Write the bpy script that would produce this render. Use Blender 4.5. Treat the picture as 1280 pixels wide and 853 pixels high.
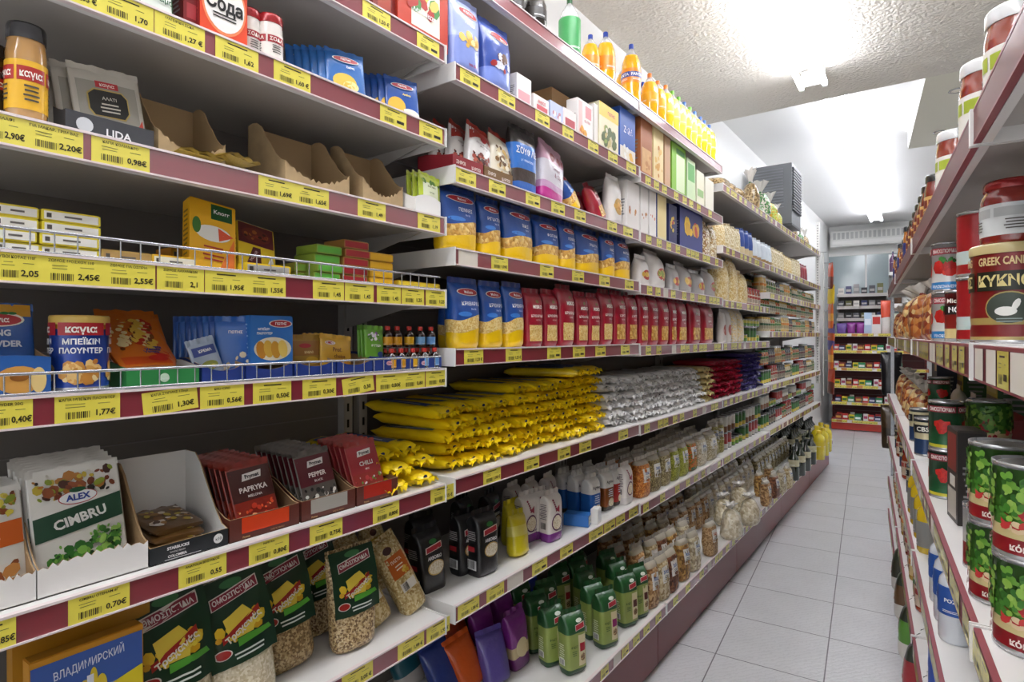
import bpy, math, random
from mathutils import Vector, Matrix, noise

# ------------------------------------------------------------------ camera, world, light, exposure
for _o in list(bpy.data.objects):
    bpy.data.objects.remove(_o)
SC = bpy.context.scene
COL = SC.collection
F = 729.4
EYE = 1.466
YAW = math.radians(36.14)
CS, SN = math.cos(YAW), math.sin(YAW)
cam_d = bpy.data.cameras.new('camera')
cam_d.sensor_width = 36.0
cam_d.lens = F / 1280 * 36.0
cam_d.shift_y = -6.7 / 1280
cam_d.clip_start = 0.02
cam = bpy.data.objects.new('camera', cam_d)
COL.objects.link(cam)
cam.location = (0, 0, EYE)
cam.rotation_euler = (math.pi / 2, 0, YAW)
SC.camera = cam
SC.view_settings.view_transform = 'Standard'
SC.view_settings.look = 'None'
SC.view_settings.gamma = 1
SC.view_settings.use_curve_mapping = False
SC.view_settings.exposure = 0.68
TUBE_POWER = 20.0
FAR_TUBE_POWER = 13.0
WORLD_POWER = 1.0
world = bpy.data.worlds.new('world')
SC.world = world
world.use_nodes = True
world.node_tree.nodes['Background'].inputs[0].default_value = (0.95, 0.97, 1.0, 1)
world.node_tree.nodes['Background'].inputs[1].default_value = WORLD_POWER

# ------------------------------------------------------------------ materials
MATS = {}
def lin(c):
    if isinstance(c, str):
        c = [int(c[i:i + 2], 16) / 255 for i in (0, 2, 4)]
    return tuple(x / 12.92 if x <= .04045 else ((x + .055) / 1.055) ** 2.4 for x in c) + (1,)
def mat(col, rough=.5, coat=0., bump=0., bscale=60., metal=0., spec=.5, emit=0., var=0., vscale=20.):
    key = (col, rough, coat, bump, bscale, metal, spec, emit, var, vscale)
    if key in MATS: return MATS[key]
    m = bpy.data.materials.new('surface'); m.use_nodes = True
    nt = m.node_tree; b = nt.nodes['Principled BSDF']; c = lin(col)
    b.inputs['Base Color'].default_value = c
    b.inputs['Roughness'].default_value = rough
    b.inputs['Metallic'].default_value = metal
    b.inputs['Coat Weight'].default_value = coat
    b.inputs['Coat Roughness'].default_value = .12
    b.inputs['Specular IOR Level'].default_value = spec
    if emit:
        b.inputs['Emission Color'].default_value = c; b.inputs['Emission Strength'].default_value = emit
    if bump or var:
        tc = nt.nodes.new('ShaderNodeTexCoord')
        n = nt.nodes.new('ShaderNodeTexNoise'); n.inputs['Scale'].default_value = bscale; n.inputs['Detail'].default_value = 3
        nt.links.new(tc.outputs['Object'], n.inputs['Vector'])
        if bump:
            bp = nt.nodes.new('ShaderNodeBump'); bp.inputs['Strength'].default_value = bump; bp.inputs['Distance'].default_value = .004
            nt.links.new(n.outputs['Fac'], bp.inputs['Height']); nt.links.new(bp.outputs[0], b.inputs['Normal'])
            nt.links.new(bp.outputs[0], b.inputs['Coat Normal'])
        if var:
            v = nt.nodes.new('ShaderNodeTexNoise'); v.inputs['Scale'].default_value = vscale; v.inputs['Detail'].default_value = 4
            nt.links.new(tc.outputs['Object'], v.inputs['Vector'])
            r = nt.nodes.new('ShaderNodeValToRGB')
            r.color_ramp.elements[0].position = .3; r.color_ramp.elements[1].position = .7
            r.color_ramp.elements[0].color = tuple(x * (1 - var) for x in c[:3]) + (1,)
            r.color_ramp.elements[1].color = tuple(min(1, x * (1 + var * .5)) for x in c[:3]) + (1,)
            nt.links.new(v.outputs['Fac'], r.inputs[0]); nt.links.new(r.outputs[0], b.inputs['Base Color'])
    MATS[key] = m
    return m
def film(col, bump=.55, bscale=45.): return mat(col, .3, .45, bump, bscale)
def card(col): return mat(col, .45, .12)
def ink(col): return mat(col, .4, .1)
def grains(cols, scale=180., rough=.45, coat=.35, stretch=(1, 1, 1)):
    """Loose food seen through clear film: cells of several colours with raised centres."""
    key = ('g', tuple(cols), scale, rough, coat, stretch)
    if key in MATS: return MATS[key]
    m = bpy.data.materials.new('food'); m.use_nodes = True
    nt = m.node_tree; b = nt.nodes['Principled BSDF']
    b.inputs['Roughness'].default_value = rough; b.inputs['Coat Weight'].default_value = coat; b.inputs['Coat Roughness'].default_value = .1
    tc = nt.nodes.new('ShaderNodeTexCoord'); mp = nt.nodes.new('ShaderNodeMapping'); mp.inputs['Scale'].default_value = stretch
    v = nt.nodes.new('ShaderNodeTexVoronoi'); v.inputs['Scale'].default_value = scale
    nt.links.new(tc.outputs['Object'], mp.inputs[0]); nt.links.new(mp.outputs[0], v.inputs['Vector'])
    sep = nt.nodes.new('ShaderNodeSeparateColor'); nt.links.new(v.outputs['Color'], sep.inputs[0])
    r = nt.nodes.new('ShaderNodeValToRGB'); r.color_ramp.interpolation = 'CONSTANT'
    e = r.color_ramp.elements
    while len(e) < len(cols): e.new(1)
    for i, c in enumerate(cols): e[i].position = i / len(cols); e[i].color = lin(c)
    nt.links.new(sep.outputs[0], r.inputs[0]); nt.links.new(r.outputs[0], b.inputs['Base Color'])
    bp = nt.nodes.new('ShaderNodeBump'); bp.invert = True; bp.inputs['Strength'].default_value = .9; bp.inputs['Distance'].default_value = .35 / scale
    nt.links.new(v.outputs['Distance'], bp.inputs['Height']); nt.links.new(bp.outputs[0], b.inputs['Normal'])
    MATS[key] = m
    return m
def clear(col='ffffff', alpha=.25, rough=.05):
    key = ('c', col, alpha, rough)
    if key in MATS: return MATS[key]
    m = bpy.data.materials.new('clear_plastic'); m.use_nodes = True
    nt = m.node_tree; b = nt.nodes['Principled BSDF']
    b.inputs['Base Color'].default_value = lin(col); b.inputs['Roughness'].default_value = rough
    b.inputs['Alpha'].default_value = alpha; b.inputs['Coat Weight'].default_value = .6
    MATS[key] = m
    return m
WHITE = card('f2f1ee'); BLACK = ink('141414'); RED = ink('b5121f'); GOLD = mat('b9974a', .35, .3, metal=.4); CARDB = mat('b3936b', .8, 0, var=.12, vscale=40)
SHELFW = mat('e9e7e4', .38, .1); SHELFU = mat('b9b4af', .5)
PASTA = grains(['e2b45c', 'd39f45', 'ecc878', 'c58f3a'], 95)
PASTA2 = grains(['ecca7c', 'dcb25c', 'f2da98'], 260)
RICE = grains(['e9dcc0', 'd9c7a2', 'f4ecd8'], 330)
SILVER = mat('c9cacc', .25, .2, metal=.7)

# ------------------------------------------------------------------ mesh builder
class MB:
    def __init__(s): s.v = []; s.f = []; s.m = []; s.sm = []; s.mats = []
    def mi(s, m):
        if m not in s.mats: s.mats.append(m)
        return s.mats.index(m)
    def face(s, idx, m, smooth=False): s.f.append(idx); s.m.append(s.mi(m)); s.sm.append(smooth)
    def grid(s, pts, m, smooth=True, wrap=False, flip=False):
        """pts[row][col]; m a material or a function of the row"""
        n0 = len(s.v); R = len(pts); C = len(pts[0])
        for r in pts: s.v.extend(r)
        for i in range(R - 1):
            mm = m(i) if callable(m) else m
            for j in range(C if wrap else C - 1):
                k = (j + 1) % C
                q = (n0 + i * C + j, n0 + i * C + k, n0 + (i + 1) * C + k, n0 + (i + 1) * C + j)
                s.face(q[::-1] if flip else q, mm, smooth)
    def ngon(s, pts, m, smooth=False):
        n0 = len(s.v); s.v.extend(pts); s.face(tuple(range(n0, n0 + len(pts))), m, smooth)
    def box(s, x0, x1, y0, y1, z0, z1, m, tops=None):
        n = len(s.v)
        s.v += [(x0, y0, z0), (x1, y0, z0), (x1, y1, z0), (x0, y1, z0), (x0, y0, z1), (x1, y0, z1), (x1, y1, z1), (x0, y1, z1)]
        for k, q in enumerate(((0, 3, 2, 1), (4, 5, 6, 7), (0, 1, 5, 4), (1, 2, 6, 5), (2, 3, 7, 6), (3, 0, 4, 7))):
            s.face(tuple(n + i for i in q), (tops or {}).get(k, m))
    def tube(s, p, q, r, m, n=8, cap=True):
        p = Vector(p); q = Vector(q); d = (q - p).normalized()
        a = d.orthogonal().normalized(); b = d.cross(a)
        rows = [[tuple(c + a * math.cos(t) * r + b * math.sin(t) * r) for t in [2 * math.pi * i / n for i in range(n)]] for c in (p, q)]
        s.grid(rows, m, True, True)
        if cap:
            s.ngon(rows[0][::-1], m); s.ngon(rows[1], m)
    def lathe(s, prof, m, n=28, cap=True, cx=0, cy=0):
        """prof [(r,z)], m material or list one shorter than prof"""
        rows = [[(cx + r * math.cos(t), cy + r * math.sin(t), z) for t in [2 * math.pi * i / n for i in range(n)]] for r, z in prof]
        s.grid(rows, (lambda i: m[i]) if isinstance(m, list) else m, True, True)
        m0 = m[0] if isinstance(m, list) else m; m1 = m[-1] if isinstance(m, list) else m
        if cap:
            s.ngon(rows[0][::-1], m0); s.ngon(rows[-1], m1)
    def xf(s, M):
        s.v = [tuple(M @ Vector(p)) for p in s.v]; return s
    def add(s, o):
        n = len(s.v); s.v += o.v
        for f, m, sm in zip(o.f, o.m, o.sm): s.face(tuple(i + n for i in f), o.mats[m], sm)
    def mesh(s, name='mesh'):
        me = bpy.data.meshes.new(name); me.from_pydata(s.v, [], s.f)
        for m in s.mats: me.materials.append(m)
        me.polygons.foreach_set('material_index', s.m); me.polygons.foreach_set('use_smooth', s.sm)
        me.validate(); me.update()
        return me

TXT = {}
def text_geo(t, bold=.012):
    k = (t, bold)
    if k not in TXT:
        c = bpy.data.curves.new('t', 'FONT'); c.body = t; c.size = 1; c.offset = bold; c.resolution_u = 2
        o = bpy.data.objects.new('t', c); me = bpy.data.meshes.new_from_object(o)
        vs = [(v.co.x, v.co.y) for v in me.vertices]; fs = [tuple(p.vertices) for p in me.polygons]
        x0 = min(v[0] for v in vs); x1 = max(v[0] for v in vs)
        TXT[k] = ([((x - x0) - (x1 - x0) / 2, y - .35) for x, y in vs], fs, x1 - x0)
        bpy.data.objects.remove(o); bpy.data.curves.remove(c); bpy.data.meshes.remove(me)
    return TXT[k]

OFF = .0005
class Print:
    """Prints shapes and words on a face of a package; S(a,b,off) gives the 3-D point."""
    def __init__(s, mb, S): s.mb = mb; s.S = S
    def band(s, a0, a1, b0, b1, m, k=1, na=10, nb=3):
        f0 = b0 if callable(b0) else (lambda t: b0); f1 = b1 if callable(b1) else (lambda t: b1)
        rows = []
        for j in range(nb + 1):
            row = []
            for i in range(na + 1):
                t = i / na; a = a0 + (a1 - a0) * t; lo, hi = f0(t), f1(t)
                row.append(s.S(a, lo + (hi - lo) * j / nb, OFF * k))
            rows.append(row)
        s.mb.grid(rows, m, True); return s
    def ell(s, ca, cb, ra, rb, m, k=2, n=18, rot=0):
        c, q = math.cos(rot), math.sin(rot); rows = []
        for r in (.02, .55, 1):
            rows.append([s.S(ca + ra * r * math.cos(t) * c - rb * r * math.sin(t) * q, cb + ra * r * math.cos(t) * q + rb * r * math.sin(t) * c, OFF * k) for t in [2 * math.pi * i / n for i in range(n)]])
        s.mb.grid(rows, m, True, True, flip=True)
        s.mb.ngon(rows[0], m); return s
    def poly(s, pts, m, k=2):
        ca = sum(p[0] for p in pts) / len(pts); cb = sum(p[1] for p in pts) / len(pts); P = []
        for i in range(len(pts)):
            a, b = pts[i], pts[(i + 1) % len(pts)]
            for t in (0, .33, .66): P.append((a[0] + (b[0] - a[0]) * t, a[1] + (b[1] - a[1]) * t))
        rows = [[s.S(ca + (a - ca) * r, cb + (b - cb) * r, OFF * k) for a, b in P] for r in (.02, .5, 1)]
        s.mb.grid(rows, m, True, True, flip=True); return s
    def text(s, t, ca, cb, size, m, k=3, maxw=None, rot=0, bold=.012):
        vs, fs, w = text_geo(t, bold); sx = size
        if maxw and w * sx > maxw: sx = maxw / w
        c, q = math.cos(rot), math.sin(rot); n = len(s.mb.v)
        for x, y in vs:
            x *= sx; y *= size; s.mb.v.append(s.S(ca + x * c - y * q, cb + x * q + y * c, OFF * k))
        for f in fs: s.mb.face(tuple(i + n for i in f), m)
        return s
    def lines(s, ca, cb, w, n, gap, m, k=3, th=None, rnd=None):
        """small print: rows of dashes"""
        rnd = rnd or random.Random(int(abs(ca * 1e4)) + n)
        th = th or gap * .4
        for i in range(n):
            ww = w * rnd.uniform(.6, 1); b = cb - i * gap
            s.band(ca - ww / 2, ca + ww / 2, b, b + th, m, k, 4, 1)
        return s
    def bars(s, a0, a1, b0, b1, m=None, k=3, n=11, seed=1):
        rnd = random.Random(seed); m = m or BLACK; x = a0; st = (a1 - a0) / n
        for i in range(n):
            w = st * rnd.choice((.3, .5, .7)); s.band(x, x + w, b0, b1, m, k, 1, 1); x += st
        return s
    def blobs(s, a0, a1, b0, b1, ms, n, r0, r1, k=2, seed=1):
        rnd = random.Random(seed)
        for i in range(n):
            r = rnd.uniform(r0, r1); a = rnd.uniform(a0 + r, a1 - r) if a1 - a0 > 2 * r else (a0 + a1) / 2
            b = rnd.uniform(b0 + r, b1 - r) if b1 - b0 > 2 * r else (b0 + b1) / 2
            s.ell(a, b, r, r * rnd.uniform(.5, 1), rnd.choice(ms), k + .08 * i, 7, rnd.uniform(0, 3))
        return s

# ------------------------------------------------------------------ packages
class Proto:
    def __init__(s, name, desc, cat, size, parts):
        s.name, s.desc, s.cat, s.size = name, desc, cat, size
        s.parts = {k: (v if isinstance(v, list) else [v]) for k, v in parts.items()}
        s.parts = {k: [(x.mesh(k) if isinstance(x, MB) else x) for x in v] for k, v in s.parts.items()}
CACHE = {}
def cached(fn):
    def g(w, h, *a, **k):
        w = round(w / .004) * .004; h = round(h / .005) * .005
        key = repr((fn.__name__, round(w, 4), round(h, 4), a, sorted((q, (id(v) if callable(v) else v)) for q, v in k.items())))
        if key not in CACHE: CACHE[key] = fn(w, h, *a, **k)
        return CACHE[key]
    return g

def spow(x, p): return math.copysign(abs(x) ** p, x)
class Bag:
    """A filled film bag: full at the bottom, narrowing to a flat crimped seal on top."""
    def __init__(s, w, d, h, zones, seal=.016, n=2.5, topn=4., wr=.0022, seed=1, nt=30, waist=.9, sealmat=None, rows=22, bulge=0, tilt_seal=0.):
        s.w, s.d, s.h, s.hb = w, d, h, h - seal
        s.n, s.topn, s.wr, s.seed, s.waist, s.bulge = n, topn, wr, seed, waist, bulge
        body = MB(); zb = [(0., 0.)] + [(z[0], z[2] if len(z) > 2 else 0.) for z in zones]
        zb[-1] = (1., 0.)
        phis = [2 * math.pi * i / nt for i in range(nt)]
        pts = []; rowm = []
        for zi in range(len(zones)):
            k = max(3, int(rows * (zones[zi][0] - (zones[zi - 1][0] if zi else 0))))
            for j in range(k + (1 if zi == len(zones) - 1 else 0)):
                t = j / k; row = []
                for ph in phis:
                    lo = zb[zi][0] + zb[zi][1] * math.sin(ph) + zb[zi][1] * .4 * math.sin(3 * ph + seed)
                    hi = zb[zi + 1][0] + zb[zi + 1][1] * math.sin(ph) + zb[zi + 1][1] * .4 * math.sin(3 * ph + seed)
                    row.append(s.at(ph, (lo + (hi - lo) * t)))
                pts.append(row); rowm.append(zones[zi][1])
        body.grid(pts, lambda i: rowm[i], True, True)
        body.ngon(pts[0][::-1], zones[0][1])
        s.body = body
        sm = sealmat or zones[-1][1]; sl = MB(); a = w / 2 * 1.0; m = 14; rw = []
        for j in range(4):
            r = []
            for i in range(m + 1):
                y = -a + 2 * a * i / m
                r.append((.0022 * math.sin(i * 1.3 + seed) + tilt_seal * (j / 3) ** 2, y, s.hb - .002 + (seal + .002) * j / 3 + (.0012 if j == 3 and i % 2 else 0)))
            rw.append(r)
        sl.grid(rw, sm, True); back = [[(x - .0016, y, z) for x, y, z in r] for r in rw]; sl.grid(back, sm, True, flip=True)
        s.seal = sl
    def AB(s, v):
        v = max(0., min(1., v)); B = s.d / 2 * min(1, .74 + 4 * v) * max(0., 1 - v ** s.topn) ** .6 + .0012
        B *= 1 + s.bulge * math.sin(math.pi * v)
        A = s.w / 2 * (s.waist + (1 - s.waist) * v ** 1.5) * min(1, .93 + v)
        return A, B
    def ns(s, y, z): return s.wr * (noise.noise(Vector((y * 28 + s.seed * 3.1, z * 22, s.seed))) + .6 * noise.noise(Vector((y * 70, z * 40, s.seed * 1.7))))
    def at(s, ph, v):
        A, B = s.AB(v); y = A * spow(math.sin(ph), 2 / s.n); x = B * spow(math.cos(ph), 2 / s.n); z = v * s.hb
        return (x + math.copysign(1, x) * s.ns(y, z) * min(1, B / .01), y, z)
    def S(s, a, b, off):
        v = b / s.hb; A, B = s.AB(v); t = max(-.985, min(.985, a / A))
        x = B * (1 - abs(t) ** s.n) ** (1 / s.n)
        return (x + s.ns(a, b) * min(1, B / .01) + off, a, b)
    def P(s): return Print(s.body, s.S)

def box_faces(mb, w, d, h):
    return {'front': Print(mb, lambda a, b, o: (d / 2 + o, a, b)), 'near': Print(mb, lambda a, b, o: (a, -w / 2 - o, b)),
            'far': Print(mb, lambda a, b, o: (-a, w / 2 + o, b)), 'top': Print(mb, lambda a, b, o: (-b, a, h + o))}
def carton(w, d, h, m, tops=None):
    """A closed folding box with softly rounded edges."""
    mb = MB(); r = min(.0012, w * .05, d * .05)
    mb.box(-d / 2 + r, d / 2 - r, -w / 2 + r, w / 2 - r, 0, h, m, tops)
    mb.box(-d / 2, d / 2, -w / 2, w / 2, r, h - r, m, tops)
    return mb, box_faces(mb, w, d, h)

@cached
def melissa(w, h, word='ΠΕΝΝΕΣ', seed=1, desc='blue and yellow pasta packet', fine=0):
    B = Bag(w, min(.075, w * .62), h, [(.27, film('f2c60e'), .04), (.47, PASTA2 if fine else PASTA, .05), (1, film('1c4fa3'))], seed=seed, sealmat=film('1b3f8c'))
    p = B.P(); hb = B.hb
    p.ell(0, hb * .86, w * .36, h * .055, ink('f3efe8'), 2).ell(0, hb * .86, w * .33, h * .045, ink('b01c2c'), 3)
    p.text('Melissa', 0, hb * .86, h * .062, ink('ffffff'), 5, w * .5)
    p.text(word, w * .06, hb * .68, h * .075, ink('f4f6ff'), 3, w * .7).text('No 56', w * .1, hb * .60, h * .04, ink('cfd9ff'), 3, w * .3)
    p.ell(-w * .16, hb * .52, w * .2, h * .035, film('3f86dd'), 1)
    return Proto('pasta_packet', desc, 'pasta', (w, B.d, h), {'wrapper': B.body, 'top_seal': B.seal})
@cached
def misko(w, h, word='ΚΡΙΘΑΡΑΚΙ', seed=1, shape=0):
    red = film('a3172f', .35)
    B = Bag(w, min(.07, w * .6), h, [(1, red)], seed=seed, n=3.4, topn=7, sealmat=film('8a1228'))
    p = B.P(); hb = B.hb; W = w * .37
    p.band(-W, W, hb * .1, hb * .40, PASTA2 if shape == 0 else PASTA, 1, 10, 5)
    p.ell(w * .06, hb * .84, w * .09, h * .03, ink('7d6a3a'), 2)
    p.text('MISKO', w * .03, hb * .74, h * .085, ink('fff8f0'), 3, w * .66, bold=.03).text(word, 0, hb * .57, h * .062, ink('fff1ea'), 3, w * .74).text('ΜΕΤΡΙΟ', w * .05, hb * .49, h * .035, ink('f5d8cf'), 3, w * .4)
    return Proto('pasta_packet', 'crimson pasta packet with a window', 'pasta', (w, B.d, h), {'wrapper': B.body, 'top_seal': B.seal})
@cached
def rice_brick(w, h, seed=1):
    B = Bag(w, w * .75, h, [(1, film('17181b', .4))], n=5, topn=9, seed=seed, waist=.95)
    p = B.P(); hb = B.hb
    p.poly([(-w * .3, hb * .78), (w * .34, hb * .82), (w * .34, hb * .72), (-w * .3, hb * .68)], ink('e8d9d0'), 2).poly([(-w * .27, hb * .77), (w * .31, hb * .805), (w * .31, hb * .73), (-w * .27, hb * .69)], ink('b22a35'), 3)
    p.ell(w * .02, hb * .85, w * .15, h * .035, ink('2f7a3c'), 2)
    p.text('ARBORIO', w * .03, hb * .60, h * .07, ink('f2f2f2'), 3, w * .55, bold=.03)
    p.ell(w * .06, hb * .43, w * .33, h * .11, ink('c9a85a'), 2).ell(w * .06, hb * .43, w * .3, h * .095, RICE, 3)
    n = Print(B.body, lambda a, b, o: (a, -B.S(0, b, 0)[0] * 0 - B.AB(b / hb)[0] - o - .0008, b))
    n.band(-B.d * .3, B.d * .3, hb * .12, hb * .28, ink('e9e9e9'), 2).bars(-B.d * .24, B.d * .24, hb * .14, hb * .27, k=3).lines(0, hb * .74, B.d * .6, 5, h * .03, ink('bdbdbd')).band(-B.d * .3, B.d * .2, hb * .42, hb * .5, ink('b22a35'), 2)
    return Proto('rice_packet', 'black rice packet with oval window', 'rice', (w, B.d, h), {'wrapper': B.body, 'top_seal': B.seal})
@cached
def rice_white(w, h, col='7a2a86', seed=1):
    B = Bag(w, w * .7, h, [(.2, film(col), .01), (1, film('e4ddd6'))], n=4.5, topn=9, seed=seed, waist=.95)
    p = B.P(); hb = B.hb
    p.ell(-w * .02, hb * .42, w * .33, h * .17, ink('5c2350'), 2).ell(-w * .02, hb * .42, w * .28, h * .14, RICE, 3)
    for i in range(6): p.ell(w * (-.2 + .03 * i), hb * (.9 - .045 * i), w * .06, h * .02, ink('8f2340'), 2 + .1 * i, 10)
    p.poly([(-w * .1, hb * .7), (w * .2, hb * .78), (w * .15, hb * .62)], ink('a53148'), 2)
    for i in range(4): p.band(w * .1 * i, w * .1 * i + w * .05, hb * .24, hb * .27, ink('2b2430'), 2, 2, 1)
    n = Print(B.body, lambda a, b, o: (a, -B.AB(b / hb)[0] - o - .0008, b))
    n.lines(0, hb * .8, B.d * .6, 9, h * .035, ink('6b6068')).bars(-B.d * .2, B.d * .2, hb * .28, hb * .42)
    return Proto('rice_packet', 'white and purple rice packet', 'rice', (w, B.d, h), {'wrapper': B.body, 'top_seal': B.seal})
@cached
def rice_agrino(w, h, col='1f62b5', seed=1, desc='white and blue rice packet'):
    B = Bag(w, w * .8, h, [(.12, film('3a3226')), (.62, film(col)), (1, film('e8e6e2'))], n=5, topn=9, seed=seed, waist=.95)
    p = B.P(); hb = B.hb
    p.text('Agrino', 0, hb * .78, h * .1, ink('2a2a35'), 3, w * .7).ell(w * .08, hb * .22, w * .28, h * .1, RICE, 2).lines(0, hb * .55, w * .6, 4, h * .05, ink('dfe9f5'))
    return Proto('rice_packet', desc, 'rice', (w, B.d, h), {'wrapper': B.body, 'top_seal': B.seal})
@cached
def pulses(w, h, c=('7a8a2a', '95a548', '5d6b20'), logo='1d5fa8', scale=200., seed=1, top='', desc='clear bag of green pulses', low=''):
    g = grains(list(c), scale)
    B = Bag(w, w * .62, h, [(.88, g)] + [(1, film(top) if top else mat('b5ac9a', .2, .8, .8, 30, spec=.6))], seed=seed, topn=5, n=3, sealmat=mat('dad6cc', .2, .7, .6, 40), bulge=.1, wr=.0045)
    p = B.P(); hb = B.hb
    p.band(-w * .28, w * .26, hb * .42, hb * .78, ink('ece9e2'), 1)
    p.text('3αα', 0, hb * .66, h * .1, ink(logo), 3, w * .42, bold=.03).lines(0, hb * .56, w * .4, 3, h * .03, ink('55606a'))
    if low: p.band(-w * .3, w * .3, hb * .02, hb * .14, ink(low), 1)
    p.ell(w * .04, hb * .47, w * .16, h * .04, g, 3)
    return Proto('pulse_bag', desc, 'pulses', (w, B.d, h), {'wrapper': B.body, 'top_seal': B.seal})
@cached
def lentils(w, h, badge='b01c2c', seed=1, win='c9b07a'):
    B = Bag(w, w * .72, h, [(.10, film('1f4a26')), (.70, film('8f9f50')), (1, film('24562e'))], n=4.5, topn=10, seed=seed, waist=.93)
    p = B.P(); hb = B.hb
    p.band(w * .02, w * .36, hb * .14, hb * .66, film('d8cda2'), 1)
    p.poly([(-w * .1, hb * .84), (w * .34, hb * .87), (w * .34, hb * .77), (-w * .1, hb * .74)], ink('efe4dc'), 2).poly([(-w * .08, hb * .83), (w * .32, hb * .86), (w * .32, hb * .78), (-w * .08, hb * .75)], ink('b5303c'), 3)
    p.ell(w * .12, hb * .9, w * .14, h * .03, ink('e8efe4'), 2).band(w * .08, w * .32, hb * .38, hb * .52, ink(badge), 2).ell(w * .2, hb * .28, w * .12, h * .06, grains([win, '8c6a3a', '5a3a20'], 240), 3)
    p.text('ΦΑΚΕΣ', -w * .18, hb * .48, h * .05, ink('2f4a18'), 3, w * .3).lines(-w * .18, hb * .4, w * .24, 3, h * .03, ink('43602a'))
    n = Print(B.body, lambda a, b, o: (a, -B.AB(b / hb)[0] - o - .0008, b))
    n.lines(0, hb * .5, B.d * .5, 7, h * .035, ink('e4ecc8')).band(-B.d * .25, B.d * .2, hb * .16, hb * .27, ink('efefe8'), 2).bars(-B.d * .2, B.d * .15, hb * .17, hb * .26)
    return Proto('lentil_packet', 'dark and light green lentil packet', 'lentils', (w, B.d, h), {'wrapper': B.body, 'top_seal': B.seal})
@cached
def plain_bag(w, h, bands=(('1.0', '888888'),), words=(), desc='bag', cat='packet', name='food_packet', seed=1, n=2.6, topn=4., badge='', logo='', dd=.6, blob=None, bump=.5):
    B = Bag(w, w * dd, h, [(float(t), (grains(list(c), 120) if isinstance(c, tuple) else film(c, bump)), .015) for t, c in bands], n=n, topn=topn, seed=seed)
    p = B.P(); hb = B.hb
    if badge: p.ell(0, hb * .4, w * .3, h * .16, ink(badge), 1)
    if logo: p.ell(0, hb * .82, w * .32, h * .06, ink('f5f0ea'), 2).ell(0, hb * .82, w * .29, h * .05, ink(logo), 3)
    for (t, a, b, sz, c) in words: p.text(t, a * w, b * hb, sz * h, ink(c), 4, w * .78, bold=.02)
    if blob:
        (b0, b1, cols, k) = blob; p.blobs(-w * .36, w * .36, hb * b0, hb * b1, [ink(c) for c in cols], k, w * .05, w * .12, 2.1, seed)
    return Proto(name, desc, cat, (w, B.d, h), {'wrapper': B.body, 'top_seal': B.seal})
@cached
def pbox(w, h, d=.05, base='ffffff', front=(), words=(), desc='box', cat='box', name='food_box', blob=None, side='', sidewords=(), top='', tall=0):
    m = card(base)
    mb, fc = carton(w, d, h, m, {1: card(top)} if top else None); p = fc['front']
    for (a0, a1, b0, b1, c) in front: p.band(a0 * w, a1 * w, b0 * h, b1 * h, ink(c), 1, 2, 1)
    if blob:
        (b0, b1, cols, k) = blob; p.blobs(-w * .42, w * .42, h * b0, h * b1, [ink(c) for c in cols], k, w * .06, w * .15, 2, len(desc))
    for (t, a, b, sz, c) in words: p.text(t, a * w, b * h, sz * h, ink(c), 4, w * .85, bold=.02)
    for s in ('near', 'far'):
        q = fc[s]
        if side: q.band(-d * .48, d * .48, h * .02, h * .98, ink(side), 1, 1, 1)
        q.lines(0, h * .6, d * .7, 6, h * .06, ink('8a8a8a'), 2)
        for (t, a, b, sz, c) in sidewords: q.text(t, a * d, b * h, sz * h, ink(c), 4, d * .85)
    fl = MB(); fl.box(-d / 2 + .002, d / 2 - .002, -w / 2 + .002, w / 2 - .002, h, h + .0008, card(top) if top else m)
    return Proto(name, desc, cat, (w, d, h), {'carton': mb, 'closing_flap': fl})
@cached
def sachet(w, h, base='2468b4', face=None, desc='sachet', name='food_sachet', cat='sachet', seed=1, t=.012):
    B = Bag(w, t, h, [(1, film(base, .3))], seal=.01, n=2.2, topn=6, wr=.001, seed=seed, nt=20, waist=1.0, rows=10)
    if face: face(B.P(), w, h)
    return Proto(name, desc, cat, (w, t, h), {'wrapper': B.body, 'top_seal': B.seal})
@cached
def jar(w, h, content='8a2f1c', lid='b01c22', label='efeae0', band='7a1f2a', words='', desc='glass jar', cat='jar', name='food_jar', lidh=.1, bulk=(), neck=.86):
    r = w / 2; g = grains(list(bulk), 120, .15, 1.0) if bulk else mat(content, .12, 1.0, .15, 40, spec=.7)
    b = MB(); zt = h * (1 - lidh)
    b.lathe([(r * .86, 0), (r * .97, h * .02), (r, h * .06), (r, h * .7), (r * .97, h * .76), (r * neck, h * .83), (r * neck, zt)], g)
    l = MB(); rl = r * (neck + .05); lm = mat(lid, .25, .4, metal=.2)
    l.lathe([(rl, zt - .004), (rl * 1.01, zt), (rl, h - .004), (rl * .95, h), (rl * .2, h - .0012)], lm)
    lb = MB(); rr = r + .0006; lb.lathe([(rr, h * .14), (rr, h * .62)], ink(label), cap=False)
    S = lambda a, bb, o: ((rr + o) * math.cos(a / rr), (rr + o) * math.sin(a / rr), bb)
    for ph in (0, -1.5, 1.5):
        Sx = (lambda ph: lambda a, bb, o: ((rr + o) * math.cos(a / rr + ph), (rr + o) * math.sin(a / rr + ph), bb))(ph)
        p = Print(lb, Sx); p.band(-r * .7, r * .7, h * .42, h * .56, ink(band), 1, 8, 1)
        if words: p.text(words, 0, h * .49, h * .1, ink('fdf6ec'), 2, r * 1.1, bold=.02)
        p.lines(0, h * .36, r * 1.0, 4, h * .045, ink('4a4440'), 2)
    return Proto(name, desc, cat, (w, w, h), {'glass_body': b, 'lid': l, 'paper_label': lb})
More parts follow.
